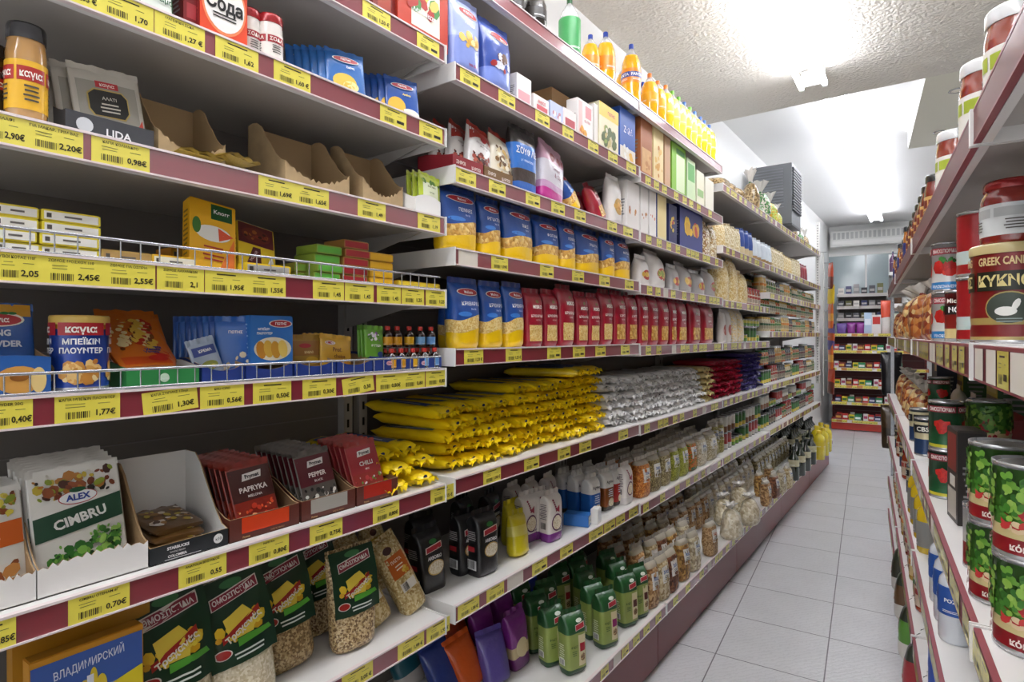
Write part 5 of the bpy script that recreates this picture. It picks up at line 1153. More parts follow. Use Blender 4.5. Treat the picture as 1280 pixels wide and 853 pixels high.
# sixth shelf: long spaghetti packets
YEL = [long_packet(.30, .082, .038, 'ffdc14', '2450a8', desc='long yellow spaghetti packet', seed=s) for s in (1, 2, 3)]
WHT = [long_packet(.27, .078, .036, 'f4f2f0', None, '23232a', 'long white spaghetti packet', seed=s, fan=1.6) for s in (4, 5, 6)]
REDP = [long_packet(.27, .072, .034, 'b01838', None, '5a0c1c', 'long crimson spaghetti packet', seed=s) for s in (7, 8)]
BLUP = [long_packet(.27, .07, .034, '4a3f86', None, 'e6e0f0', 'long violet and blue spaghetti packet', seed=s) for s in (9, 10)]
CRM = [long_packet(.27, .07, .034, 'd8c48a', None, '7a5a2a', 'long cream spaghetti packet', seed=s) for s in (11,)]
def pile(protos, zy, ya, yb, layers, wstep, tstep, grp, where, backs=.03, slope=0., skew=.1, topdrop=None, rs=1):
    rnd = random.Random(rs); n = int((yb - ya) / wstep)
    for k in range(layers):
        for i in range(n - (0 if topdrop is None else topdrop(k))):
            pr = rnd.choice(protos); y = ya + wstep * (i + .5 + (.25 if k % 2 else 0)) + rnd.uniform(-.008, .008)
            if y > yb - wstep * .3: continue
            x = FRONT - backs - .02 - pr.size[1] / 2 - k * slope + rnd.uniform(-.012, .008)
            put(pr, (x, y, zy + .001 + k * tstep + rnd.uniform(0, .003)), rnd.uniform(-skew, skew) + .05, rnd.uniform(-.03, .03), rnd.uniform(-.08, .08), where, (round(y, 3), k), share=True, group=grp)
z2F = 1.067
pile(YEL, z2F, 1.23, 1.60, 5, .088, .038, 'yellow spaghetti packets in the pile', SHELVES['2F'][1], slope=.008, rs=2)
pile(YEL, z2F, 1.60, 2.26, 6, .088, .038, 'yellow spaghetti packets in the pile', SHELVES['2F'][1], slope=.006, rs=3)
for i, (y, k) in enumerate(((1.98, 6), (2.08, 6), (2.18, 6))): put(YEL[i], (FRONT - .20 - .01 * i, y, z2F + k * .039), .35 - .1 * i, 0, .05, SHELVES['2F'][1], (y, k), share=True, group='yellow spaghetti packets in the pile')
pile(YEL, 1.060, .985, 1.175, 3, .09, .036, 'yellow spaghetti packets on the nearest bay', SHELVES['1F'][1], slope=.02, skew=.04, rs=4, backs=.01)
pile(WHT, z2F, 2.27, 2.45, 6, .082, .036, 'white spaghetti packets in the pile', SHELVES['2F'][1], slope=.004, skew=.16, rs=5)
pile(WHT, 1.062, 2.48, 3.52, 6, .08, .0355, 'white spaghetti packets in the pile', SHELVES['3F'][1], slope=.004, skew=.18, rs=6)
pile(CRM, 1.062, 3.53, 3.69, 6, .075, .035, 'cream spaghetti packets', SHELVES['3F'][1], rs=7)
pile(REDP, 1.062, 3.73, 4.35, 7, .074, .034, 'crimson spaghetti packets', SHELVES['4E'][1], skew=.15, rs=8)
pile(BLUP, 1.062, 4.36, 4.94, 8, .072, .034, 'violet spaghetti packets', SHELVES['4E'][1], skew=.1, rs=9)
# seventh shelf: rice
L('2G', rice_brick, 579, 598, 645, back=.10, hh=.20, ww=.085, rz=-.1, kw=dict(seed=2)); L('2G', rice_brick, 600, 626, 628, back=.045, hh=.205, ww=.095, rz=-.08)
put(rice_brick(.085, .19), (FRONT - .28, yl(585, .25)[0], .712), .2, 0, 0, SHELVES['2G'][1], (0, 2)); put(rice_brick(.085, .19), (FRONT - .24, yl(622, .2)[0], .712), .2, 0, 0, SHELVES['2G'][1], (1, 2))
put(plain_bag(.10, .15, (('.5', 'd9c81e'), ('.75', 'e0d46a'), ('1.0', 'd2c21e')), seed=4, desc='crumpled yellow clear bag'), (FRONT - .075, yl(655, .05)[0], .713), .1, .12, -.1, SHELVES['2G'][1], (2, 0)); put(plain_bag(.09, .16, (('1.0', 'd2c21e'),), seed=6, desc='upright yellow bag'), (FRONT - .16, yl(650, .12)[0], .713), 0, 0, 0, SHELVES['2G'][1], (2.1, 0))
for x0, x1, yt, b in ((656, 674, 600, .10), (672, 690, 600, .09), (686, 707, 603, .035)): L('2G', rice_white, x0, x1, yt, back=b, hh=.185, ww=.085, rz=-.1, kw=dict(seed=int(x0) % 3))
for x, b in ((640, .22), (662, .2), (684, .19)): L('2G', rice_white, x, x + 15, 600, back=b, hh=.185, ww=.085, rz=.15, kw=dict(seed=2))
for (x0, x1, yt, c, ds, dp) in ((737, 755, 584, '1f62b5', 'white and blue rice packet', 2), (757, 769, 579, '8a4a1e', 'white and brown rice packet', 2), (770, 780, 567, 'b5241e', 'white and red rice packet', 2), (722, 734, 588, '1c55a8', 'white and dark blue rice packet', 1)):
    L('2G', rice_agrino, x0, x1, yt, back=.05 if x0 != 722 else .14, hh=.175, ww=.075, rz=-.1, deep=dp, kw=dict(col=c, desc=ds))
put(flatbox(.06, .10, .045, '2f74c4', 'e6e6e2', 'blue and white sample box lying at shelf edge'), (FRONT - .07, yl(733, .03)[0], .712), .3, where=SHELVES['2G'][1], key=(3, 0)); put(flatbox(.05, .03, .06, 'f0eeea', 'e2e6ea', 'small white card box at shelf edge', 0), (FRONT - .02, yl(742, .02)[0] + .02, .712), .2, where=SHELVES['2G'][1], key=(3, 0))
L('2G', rice_white, 782, 793, 560, kw=dict(col='d9d4d0', seed=3), hh=.185, ww=.085, desc='plain white rice packet', deep=1)
for i, (x0, x1, c, low, ds) in enumerate(((803, 815, ('c9732a', 'e09a4a', 'a85a1e'), '', 'clear bag of orange lentils'), (817, 828, ('8a7a4a', 'b5a572', '6a5a34'), '', 'clear bag of brown pulses'), (831, 840, ('7a6a44', '9a8a5c', 'c9bc90'), '', 'clear bag of small pulses'), (842, 851, ('9aa02e', 'b5b84a', '7a8020'), '', 'clear bag of green split peas'), (853, 862, ('a3a83a', 'c2c45a', '8a8c28'), '', 'clear bag of yellow green peas'), (864, 873, ('c95a2a', 'e08a3a', '4a8a3a'), '1f6a44', 'orange bag with green foot'), (876, 885, ('d9cdb0', 'e8e0cc', 'b5a688'), '', 'clear bag of white beans'), (888, 898, ('cfc2a0', 'e0d8c0', 'a8996c'), '', 'clear bag of cream beans'))):
    L('3G', pulses, x0, x1, 545, hh=.19, kw=dict(c=c, seed=i, low=low, desc=ds), deep=2, rz=-.1)
# ------------------------------------------------------------------ bottom shelves
def LB(px, py, pr, z=.2906, front_b=None, rz=-.12, tl=.05, rl=0., code='2Z', desc=None, key=None, dz=0.):
    """foot of a package on the bottom shelf seen at (px, py)"""
    t = (EYE - z) * F / (py - 419.8); dx, dy = ray(px)
    return put(pr, (dx * t, dy * t, z + dz), rz, tl, rl, SHELVES[code][1], key or (round(dy * t, 2), 0), desc)
pg = lambda s=0, b='b01c2c': lentils(.092, .215, badge=b, seed=s)
for px, py, b, s, in ((716, 838, 'b01c2c', 1), (690, 828, 'b01c2c', 2), (670, 812, '8a1c4a', 3), (757, 806, '8c1c60', 1), (742, 795, '8c1c60', 2), (783, 780, '5a2a1e', 3), (797, 770, '5a2a1e', 2), (732, 775, '8c1c60', 3), (722, 760, '8c1c60', 1), (772, 762, '5a2a1e', 1), (760, 748, '5a2a1e', 2), (700, 770, 'b01c2c', 1), (650, 795, 'b01c2c', 1), (683, 793, 'b01c2c', 3)):
    LB(px, py, pg(s, b), rz=-.35, desc='green lentil packet with %s badge' % {'b01c2c': 'red', '8a1c4a': 'plum', '8c1c60': 'purple', '5a2a1e': 'brown'}[b])
pw = dict(bands=(('.25', '6a1f6e'), ('.45', 'c9b48a'), ('1.0', '7a2480')), badge='d9c9a0', desc='purple rice packet with oval window', name='rice_packet', cat='rice', seed=2, n=4, topn=7)
for px, py in ((648, 832), (632, 805), (606, 828)): LB(px, py, plain_bag(.095, .21, **pw), rl=.1)
for px, py, c, ds in ((668, 745, '1f3fc0', 'bright blue packet on its side'), (640, 735, '1f3fb4', 'bright blue packet'), (612, 728, '24409a', 'deep blue packet')): LB(px, py + 35, plain_bag(.1, .2, bands=(('1.0', c),), desc=ds, seed=3), tl=.2)
for px, py, c, ds in ((565, 850, 'd94a1e', 'orange and white packet at the shelf front'), (590, 862, 'e0601e', 'orange packet lying at the shelf front'), (575, 815, 'd9541e', 'orange packet deeper on the shelf'), (622, 858, '6a5ab0', 'lavender packet lying down'), (600, 838, 'c9c9d0', 'silver grey crumpled packet'), (560, 800, '1f6a4a', 'teal green packet'), (590, 795, '1f7a54', 'green packet behind the orange ones'), (545, 845, '1c5a6a', 'dark teal packet'), (530, 835, '1f4a6a', 'slate blue packet'), (515, 862, '1a5a6a', 'petrol blue packet'), (560, 870, '243a8a', 'navy packet')):
    LB(px, py - 6, plain_bag(.11, .17, bands=(('.3', 'c9c4c0' if px % 2 else c), ('1.0', c)), desc=ds, seed=px % 5), tl=.35, rz=-.25, rl=.2 * ((px % 3) - 1))
for code, ya, yb, ds in (('3Z', 2.55, 3.68, 'beans'), ('4Z', 3.78, 4.9, 'white beans'), ('5Z', 5.0, 6.15, 'seeds')):
    for r in range(2):
        y = ya + .05 * r
        while y < yb:
            put(pulses(.1, .2, c=('b5895a', '8a6238', 'd2ac7a') if code == '3Z' else ('e0d4b8', 'cfc0a0', 'f0e8d4') if code == '4Z' else ('8a7a4a', '6a5a34', 'a8986c'), scale=90, seed=int(y * 10) % 4, desc='deep set clear bag of %s' % ds), (FRONT - .10 - .13 * r, y, .2906), -.1, .05, .05 * math.sin(y * 9), SHELVES[code][1], (round(y, 2), 0)); y += .125
for k in range(2, 7): put(pg(k % 3, '8c1c60'), (FRONT - .2, 1.5 + .13 * k, .2906), -.1, .05, 0, SHELVES['2Z'][1], (k, 0), 'deep set green lentil packet')
lg = [('b5895a', '8a6238', 'd2ac7a'), ('c9b48a', 'a38a5c', 'e0d2ac'), ('7a4a30', '9a6442', '5c3420'), ('a87a3e', 'c9a05a', '7a5628'), ('cdbf9c', 'e2d8bc', 'a8987a')]
i = 0
for px, py in ((812, 758), (826, 748), (838, 738), (852, 724), (866, 712), (798, 735), (812, 725), (826, 716), (840, 708), (853, 697), (785, 715), (800, 705), (772, 735), (815, 700), (830, 690)):
    LB(px, py, pulses(.1, .205, c=lg[i % 5], scale=90, seed=i % 4, desc='labelled clear bag of %s' % ('tan beans', 'pale beans', 'reddish beans', 'amber chickpeas', 'cream beans')[i % 5]), code='3Z', rl=.06 * (i % 3 - 1)); i += 1
for px, py, w, h, c, ds in ((888, 693, .10, .19, ('a8845a', 'c9a97e', '8a683e'), 'brown paper bag of seeds with orange stripe'), (915, 672, .17, .20, ('e0d4b8', 'cfc0a0', 'f0e8d4'), 'big clear bag of white beans'), (938, 655, .16, .19, ('dcd0b2', 'c8b896', 'efe6d0'), 'large clear bag of butter beans'), (905, 655, .16, .19, ('d4c8aa', 'c2b28e', 'e6dcc4'), 'large clear bag of pale beans'), (925, 638, .16, .19, ('d9ccae', 'bfae8a', 'eae0c8'), 'large clear bag of beans')):
    LB(px, py, tied(w, h, c=c, tie='2a2624', desc=ds, scale=70, seed=px, frill=.15, deep=.7) if w > .12 else pulses(w, h, c=c, desc=ds, logo='c9601e'), code='4Z')
i = 0
for px, py in ((958, 632), (968, 622), (977, 616), (985, 610), (950, 620), (962, 610)):
    LB(px, py, pulses(.095, .19, c=lg[(i * 2) % 5], scale=100, seed=i % 4, desc='slim clear bag of %s' % ('tan seeds', 'reddish seeds', 'cream seeds', 'pale seeds', 'amber seeds')[i % 5]), code='5Z'); i += 1
oil = dict(liquid='1d2a18', cap='181c16', label='c9c2a0', fill=1.0, shape=1, desc='dark glass oil bottle with pale label', name='oil_bottle')
for px, py in ((992, 600), (1000, 594), (1007, 588), (1014, 580), (996, 588), (1004, 582)): LB(px, py, bottle(.085, .27, **oil), code='6Z', tl=0)
yel = dict(liquid='e8d22a', cap='e8c81e', label='e0c830', fill=1.0, shape=2, desc='yellow plastic oil bottle at the run end', name='oil_bottle')
for px, py in ((1024, 574), (1029, 569), (1033, 564), (1021, 566), (1026, 561)): LB(px, py, bottle(.1, .27, **yel), code='6Z', tl=0)
# ------------------------------------------------------------------ top shelf bottles
fanta = dict(liquid='f5b400', cap='24409a', label='ef8f12', words='FANTA', desc='orange drink bottle with blue cap', fill=.83)
zA = 2.522
for px, b, pr, ds in ((668, .05, bottle(.09, .2, liquid='1c1614', cap='141212', label='2a2420', shape=2, fill=1.0, desc='dark squat bottle', name='drink_bottle'), None), (640, .08, bottle(.09, .2, liquid='1c1614', cap='141212', label='2a2420', shape=2, fill=1.0, desc='dark squat bottle', name='drink_bottle'), None),
                  (712, .06, bottle(.088, .3, liquid='dfe6e0', cap='2a5a34', label='3f9a54', words='', desc='clear water bottle with green label', fill=.3, labelz=(.25, .7)), None),
                  (738, .10, bottle(.08, .27, **dict(fanta, words='', desc='small orange drink bottle with blue cap')), None), (757, .08, bottle(.088, .32, **dict(fanta, words='')), None), (789, .05, bottle(.092, .34, **fanta), None), (803, .15, bottle(.09, .31, **fanta), None), (812, .05, bottle(.09, .28, **dict(fanta, cap='e07a1e', words='', label='f0b41e', desc='orange drink bottle with orange cap')), None), (822, .05, bottle(.09, .28, **dict(fanta, cap='e07a1e', words='', label='f0b41e', desc='orange drink bottle with orange cap')), None), (780, .14, bottle(.09, .31, **dict(fanta, words='')), None)):
    put(pr, (FRONT - b - .045, yl(px, b + .045)[0], zA), -.5, where=SHELVES['2A'][1] if px < 790 else SHELVES['3A'][1], key=(px, 0))
lem = dict(liquid='e9e25a', cap='6ab52a', label='cfe06a', desc='lemon drink bottle with green cap', fill=.83); yb_ = dict(liquid='f2cc2a', cap='2f64b8', label='f0d44a', desc='yellow juice bottle with blue cap', fill=.83)
for k, px in enumerate((832, 840, 848, 855, 862, 868, 875, 880, 886)): put(bottle(.088, .29, **(lem if k in (1, 2, 4) else dict(yb_, cap='e07a1e', desc='yellow juice bottle with orange cap') if k in (0,) else yb_)), (FRONT - .09, yl(px, .09)[0], zA), -.5, where=SHELVES['3A'][1], key=(px, 0))
# ------------------------------------------------------------------ far bays
_BIG = 1.
def row(code, ya, yb, protos, step, back=.05, seed=1, deep=1, dg=.09, rz=-.4, zup=0.):
    z, ph = SHELVES[code][:2]; rnd = random.Random(seed); y = ya; fr = SHELVES[code][4]; i = 0; run = 0; pr = None
    while y < yb - step * .4:
        if run <= 0: pr = protos[i % len(protos)]; i += 1; run = rnd.choice((2, 3, 3, 4))
        run -= 1; w = max(step, pr.size[0] + .006)
        for k in range(deep): put(pr, (fr - back - pr.size[1] / 2 - k * (pr.size[1] + .01), y + w / 2 + rnd.uniform(-.003, .003), z + zup + .0006), rz + rnd.uniform(-.1, .1), 0, 0, ph + (' on top' if zup else ''), (round(y + w / 2, 2), k))
        y += w
JR = [jar(.075, .13, content='6f7a3a', lid='d8d4c8', label='b9b48c', band='4a7a3a', desc='jar of green olives', bulk=('6f7a3a', '8a9450', '4f5a26')), jar(.075, .14, content='9a3a1e', lid='a8262a', label='d2bfa8', band='a83a2a', desc='jar of red sauce'), jar(.07, .12, content='d9c9a0', lid='c9a24a', label='c2b494', band='2f5a3a', desc='jar with gold lid'),
      jar(.075, .13, content='3a2a20', lid='2a2a2e', label='a89c84', band='6a2a2a', desc='jar of dark olives', bulk=('2a1c1a', '4a342c', '1c1414')), jar(.08, .15, content='c9a24a', lid='d8d8d4', label='d9c28c', band='d9862a', desc='jar of honey coloured spread'), jar(.072, .12, content='a85a2a', lid='3f7a3a', label='c9b48a', band='3f7a3a', desc='jar with green lid', bulk=('c9622e', 'a8441e', 'd98a4a'))]
CN = [can(.075, .11, base='3f7a3a', zones=((.3, 'd9c24a'), (.75, '3f7a3a'), (.97, '2f5a2c')), desc='green and yellow food can'), can(.075, .11, base='b02a24', zones=((.35, 'd8d4cc'), (.97, 'b02a24')), desc='red and white food can'), can(.085, .055, base='c9c24a', zones=((.5, '6a9a3a'), (.97, 'c9c24a')), desc='flat lime green can'), can(.075, .11, base='d9d4c8', zones=((.4, '8a5a3a'), (.97, 'd9d4c8')), desc='cream and brown food can')]
TB = [tied(.13, .26, seed=3, c=('a88a5c', '7a6038', 'c9b080'), desc='cellophane bag of tea herbs with green tie'), tied(.13, .24, seed=5, c=('3f7a44', '6aa05a', 'd9d4c4'), tie='1f6b34', desc='cellophane bag of green sweets'), tied(.12, .22, seed=8, c=('9ab03a', 'd9a52a', 'c9d46a'), tie='d9c42a', desc='cellophane bag of yellow green sweets')]
MB_ = [plain_bag(.11, .2, bands=(('1.0', ('d9c9a0', 'c2ab78', 'ece2c4')),), desc='clear bag of pasta', seed=2), plain_bag(.1, .2, bands=(('.3', ('b08a50', '8a6a3a')), ('1.0', 'd6dfe8')), desc='white and clear rusk bag', seed=3), plain_bag(.09, .22, bands=(('.4', 'c9b48a'), ('1.0', '2a4a9a')), desc='cream and blue packet', seed=4)]
pasta_g = plain_bag(.12, .19, bands=(('1.0', ('e0c68a', 'c9a45a', 'efe0b4')),), desc='golden clear pasta bag', seed=5)
# fourth to sixth bays, top shelf: gift bags
for i, (px, b, k) in enumerate(((909, .0, 0), (918, .0, 0), (927, .0, 0), (938, .02, 0), (944, .10, 1), (950, .02, 1), (961, .03, 2), (969, .03, 2), (975, .06, 1), (983, .06, 2), (992, .06, 0), (1000, .06, 1), (1006, .06, 0))):
    y = yl(px, b + .05)[0]; c = min(6, 1 + sum(y > j for j in JY[1:-1])); flatten = px in (909, 918, 927)
    put(TB[k], (FRONT - b - .05, y, 2.4192 + (.05 if flatten else 0)), .3 * i, 1.3 if flatten else 0, 0, SHELVES[f'{c}A'][1], (round(y, 2), 0), scale=1.25 if 930 < px < 965 else 1.0 if px < 970 else .9)
row('4B', 3.74, 4.94, [pasta_g, MB_[0], MB_[2], MB_[1]], .12, seed=2); row('5B', 4.99, 6.19, [MB_[1], MB_[0], pasta_g], .11, seed=3); row('6B', 6.24, 7.0, [MB_[0], plain_bag(.12, .19, bands=(('1.0', '8c1f2a'),), desc='maroon bag', seed=1), plain_bag(.12, .2, bands=(('1.0', '4f8a3a'),), desc='green bag', seed=1), CN[1]], .12, seed=4)
row('4C', 4.45, 4.94, [JR[1]], .085, seed=5); row('5C', 4.99, 6.19, [JR[4], JR[0], JR[3], JR[2]], .085, seed=6); row('6C', 6.24, 7.42, [JR[2], JR[0], JR[5]], .085, seed=7)
row('4D', 4.30, 4.94, [CN[2], CN[0]], .09, seed=8); row('4D', 4.30, 4.94, [CN[2]], .09, seed=8, zup=.112, deep=1)
for c, s in (('5D', 9), ('6D', 10), ('5C', 31), ('6C', 32)):
    row(c, JY[int(c[0]) - 1] + .03, JY[int(c[0])] - .03, [JR[2], JR[5], JR[0], JR[4], JR[3]], .08, seed=s, deep=2 if c[1] == 'D' else 1, back=.05 if c[1] == 'D' else .16)
    row(c, JY[int(c[0]) - 1] + .03, JY[int(c[0])] - .03, [JR[3], CN[3], JR[1]] if c[1] == 'C' else [JR[5], JR[2]], .08, seed=s + 3, zup=.156, back=.06 if c[1] == 'D' else .17)
for c, s in (('5E', 11), ('6E', 12)):
    ya, yb = JY[int(c[0]) - 1] + .03, JY[int(c[0])] - .03
    row(c, ya, yb, [CN[0], JR[1], JR[3], JR[2], JR[0]], .08, seed=s); row(c, ya, yb, [JR[5], JR[3], JR[4]], .08, seed=s + 5, zup=.155)
row('4F', 3.98, 4.94, [CN[1], CN[2], CN[0]], .09, seed=14); row('4F', 3.98, 4.94, [CN[3], CN[0]], .09, seed=15, zup=.112)
row('4F', 3.74, 3.95, [pulses(.1, .22, c=('a8a05a', '8a8040', 'c9c07a'), desc='clear bag of mixed pulses')], .105, seed=1)
for c, s in (('5F', 16), ('6F', 17)):
    ya, yb = JY[int(c[0]) - 1] + .03, JY[int(c[0])] - .03
    row(c, ya, yb, [CN[0], JR[3], CN[1], JR[5], JR[1]], .085, seed=s); row(c, ya, yb, [CN[3], CN[2], CN[1]], .085, seed=s + 2, zup=.152)
# goods hanging at the end of the run
hang = [plain_bag(.12, .3, bands=(('.3', 'd9661e'), ('.6', 'e8a23a'), ('1.0', 'd9661e')), desc='orange duster packet hanging', seed=1, dd=.3), plain_bag(.12, .3, bands=(('.4', '4a3f86'), ('.7', 'c95a24'), ('1.0', '5a4a90')), desc='violet and orange packet hanging', seed=2, dd=.3), plain_bag(.12, .3, bands=(('.5', '6a2a1c'), ('1.0', 'c94a24')), desc='rust brown packet hanging', seed=3, dd=.3), plain_bag(.12, .22, bands=(('1.0', 'e8c62a'),), desc='yellow packet hanging', seed=4, dd=.3)]
st = MB(); st.box(-.004, .004, -.012, .012, .78, 2.42, mat('e6e4e0', .4)); hk2 = MB()
for z in (2.3, 2.02, 1.75, 1.45, 1.18): hk2.tube((0, 0, z), (.09, 0, z), .003, STEEL, 6)
put(Proto('hanging_strip', 'white merchandise strip with hooks at the run end', 'display strip', (.03, .01, 1.6), {'strip': st, 'hook': hk2}), (FRONT + .03, 7.53, 0), where='')
for k, (z, m) in enumerate(((2.0, 2), (1.83, 3), (1.55, 0), (1.30, 1), (1.08, 0), (.80, 2))): put(hang[m], (FRONT + .10, 7.55, z), .5 + .2 * (k % 2), 0, .06 * (k % 2), 'end of long run', (k, 0))

OIL = [bottle(.085, .25, **dict(oil, desc='back row dark oil bottle')), can(.1, .16, base='8a8a4a', zones=((.5, 'c9c08a'), (.97, '5a6030')), desc='olive green tin', name='tin_can'), jar(.09, .15, content='2a1c18', lid='1c1c1e', label='c9c2a8', band='5a2a2a', desc='big jar of dark olives')]
row('6Z', 6.24, 7.40, [OIL[0], OIL[1], OIL[0]], .1, back=.16, seed=41, deep=3)
row('5Z', 5.65, 6.16, [OIL[2], OIL[1]], .1, back=.03, seed=42, deep=1)
row('6Z', 6.24, 6.55, [OIL[2], OIL[0]], .1, back=.03, seed=43, deep=1)

# ------------------------------------------------------------------ goods on the right-hand run
sauce = dict(content='8f3218', lid='d9dadb', label='e9e6de', band='a8b83a', desc='large jar of red sauce with white lid', name='sauce_jar', lidh=.12, neck=.92)
big = jar(.078, .148, **sauce)
for px, b in ((1275, .05), (1236, .042), (1197, .042)): Rt('R0', big, px, b, rz=1.2)
for px, b in ((1248, .13), (1212, .13), (1180, .12)): Rt('R0', big, px, b, rz=-.3)
hon = jar(.065, .2, content='b5702a', lid='2a2e3c', label='2a3f8c', band='24367a', desc='tall jar with navy label', name='sauce_jar', neck=.9)
sjar = jar(.06, .17, content='7a2a1c', lid='2a2a2a', label='d9b06a', band='7a2a1c', desc='brown red jar with dark lid', name='sauce_jar')
for px in (1163,): Rt('R0', hon, px, .045)
for s in (2.15, 2.3, 2.45, 2.6, 2.75, 2.95, 3.1, 3.3, 3.5, 3.7, 3.9, 4.1, 4.3, 4.5): Rt('R0', sjar if int(s * 20) % 3 else hon, 0, .045, s=s)
kyk = can(.108, .148, base='7a1418', zones=((.08, 'b5a062'), (.2, '7a1418'), (.27, 'b09a5a'), (.93, '7f1518'), (.97, 'c9b47a')), words=(('GREEK CANNING', .84, .11, 'd9c08a', ''), ('ΚΥΚΝΟΣ', .64, .15, 'e0cf8c', '1f2014')), blob=[], plastic='c2b07c', ribs=1, desc='big dark red tomato paste can with gold lid')
def kyk2():
    pr = kyk; return pr
t = Rt('R1', kyk, 1268, .062, rz=1.3)
sw = MB(); Sk = lambda a, bb, o: ((.0555 + o) * math.cos(a / .0555), (.0555 + o) * math.sin(a / .0555), bb)
P_ = Print(sw, Sk); P_.ell(0, .055, .030, .025, ink('b09a5a'), 1, 26).ell(0, .055, .028, .023, ink('3a443a'), 2, 26).ell(-.004, .05, .013, .007, ink('e6e6e0'), 3).ell(.008, .060, .004, .009, ink('e6e6e0'), 3.3, 10, -.4).lines(0, .038, .03, 2, .004, ink('8fa09a'), 3)
link('oval_emblem', sw.mesh(), t)
Rt('R1', jar(.085, .10, content='8c2018', lid='9c1f20', label='d9dcdc', band='b5b8b8', desc='jar with red lid standing on the big can', name='sauce_jar'), 1268, .062, zup=.1525)
rc = can(.072, .118, base='a31a22', zones=((.2, 'a31a22'), (.4, 'c9dcd9'), (.97, 'a31a22')), ribs=1, desc='ribbed red food can')
Rt('R1', rc, 1226, .045); Rt('R1', rc, 1226, .045, zup=.119); Rt('R1', rc, 1215, .13); Rt('R1', rc, 1215, .13, zup=.119)
tom = can(.073, .118, base='e6e6e4', zones=((.2, '2f86c9'), (.97, 'e6e6e4')), words=(('ΟΜΟΣΠΟΝΔΙΑ', .82, .1, 'f3e6e0', 'a83240'), ('ΨΙΛΟΚΟΜΜΕΝΟ', .11, .08, 'e9f2fa', '')), blob=[(.25, .68, ('c9241c', 'b51c18', 'd9382a'), 7, .012, .018), (.5, .75, ('3f8a3a', '2f6a2c'), 6, .005, .009)], desc='white can with red tomatoes picture')
tom2 = can(.07, .118, base='8c1f1e', zones=((.25, 'd9c48a'), (.35, '8c1f1e'), (.97, '8c1f1e')), words=(('Mic Co', .8, .12, 'f0e6dc', ''), ('ΝΟΣ', .62, .14, 'ffffff', '24181a')), desc='dark red tomato can with white letters')
Rt('R1', tom, 1187, .04, rz=1.3); Rt('R1', tom, 1187, .04, zup=.119, rz=1.2); Rt('R1', tom2, 1203, .062, rz=1.2); Rt('R1', tom2, 1180, .12); Rt('R1', tom, 1180, .12, zup=.119)
amb = tied(.13, .2, c=('c98a4a', '8a3a24', 'e2c48a', 'b0622e'), tie='8a2a20', desc='clear bag of amber candied snacks', scale=55, seed=4, frill=.2)
for s, b, z in ((2.05, .07, 0), (2.25, .07, 0), (2.45, .06, 0), (2.65, .06, 0), (2.9, .06, 0), (3.15, .06, 0), (3.4, .06, 0), (3.7, .06, 0), (4.0, .06, 0), (4.3, .06, 0), (2.15, .2, 0), (2.5, .2, 0), (2.85, .2, 0)): Rt('R1', amb, 0, b, zup=z, s=s, rz=s * 3, roll=.2)
hb_ = jar(.06, .17, content='c99a3a', lid='c9a82a', label='e0cf6a', band='b5912a', desc='yellow labelled oil jar'); Rt('R1', hb_, 1163, .14)
# third shelf on the right
gt = can(.073, .118, base='23623a', zones=((.12, 'c9c23a'), (.2, '23623a'), (.97, '1f5a34')), words=(('ΟΜΟΣΠΟΝΔΙΑ', .84, .1, 'f3e6e0', '8f2a38'),), blob=[(.3, .66, ('c9241c', 'b51c18'), 5, .012, .02)], desc='dark green can with red tomato')
Rt('R2', gt, 1183, .036, rz=1.3); Rt('R2', gt, 1183, .036, zup=.119, rz=1.2); Rt('R2', gt, 1174, .11); Rt('R2', gt, 1174, .11, zup=.119)
cbs = can(.068, .125, base='24303c', zones=((.45, '24406a'), (.9, 'd9cfa8'), (.97, '24303c')), words=(('CBS', .72, .16, 'f2f0e6', '1a1e22'),), desc='navy and cream can with dark oval label')
Rt('R2', cbs, 1158, .038, rz=1.2); Rt('R2', cbs, 1150, .04)
bc = can(.088, .118, base='8f1a24', zones=((.22, '8f1a24'), (.34, 'd6c48e'), (.97, '4f8a30')), blob=[(.36, .93, ('3f7a26', '6aa03a', '2f6420', '8ab54a'), 90, .003, .007), (.22, .66, ('b5202a', '9c1620', 'c93a3a', 'e0c8a0'), 26, .004, .009), (.4, .93, ('4f8a30', '2f6420', '9abf5a'), 30, .002, .005)], words=(('κόκκινα', .14, .1, 'f0e0d8', ''),), desc='large green and red bean can')
for px, b, n in ((1296, .052, 2), (1257, .046, 2), (1236, .13, 2)):
    for k in range(n): Rt('R2', bc, px, b, zup=.119 * k, rz=1.3)
Rt('R2', can(.06, .11, base='8f1a24', zones=((.4, '8f1a24'), (.97, 'd9d9d2')), desc='small white and red bean can'), 1231, .04, rz=1.2)
gb = pbox(.09, .2, d=.05, base='3f3834', front=((-.4, .4, .55, .95, '8a2420'), (-.4, .4, .05, .35, 'c8c2b8'), (-.2, .3, .38, .5, 'e8e4de')), desc='grey brown carton with barcode panel', side='2c2826', name='food_carton'); Rt('R2', gb, 1208, .05, rz=.1); Rt('R2', gb, 1208, .12, rz=.1)
Rt('R2', pbox(.16, .32, d=.08, base='1c2438', words=(('RELAX', 0, .92, .05, 'c9ccd4'),), front=((.1, .45, .7, .9, 'c9a25a'),), desc='tall dark navy carton', name='food_carton', side='1c2438'), 1180, .2, rz=.05)
for px, ds in ((1216, 'yellow and green carton deep on the shelf'), (1262, 'yellow and green carton nearer the camera')): Rt('R2', pbox(.2, .33, d=.1, base='b5a83a', front=((-.5, .5, .86, 1, '2f5a2e'), (-.45, .45, .6, .84, 'c2b85a'), (-.5, .5, .5, .56, '4a3a1e')), desc=ds, name='food_carton', side='2f5a2e'), px, .3)
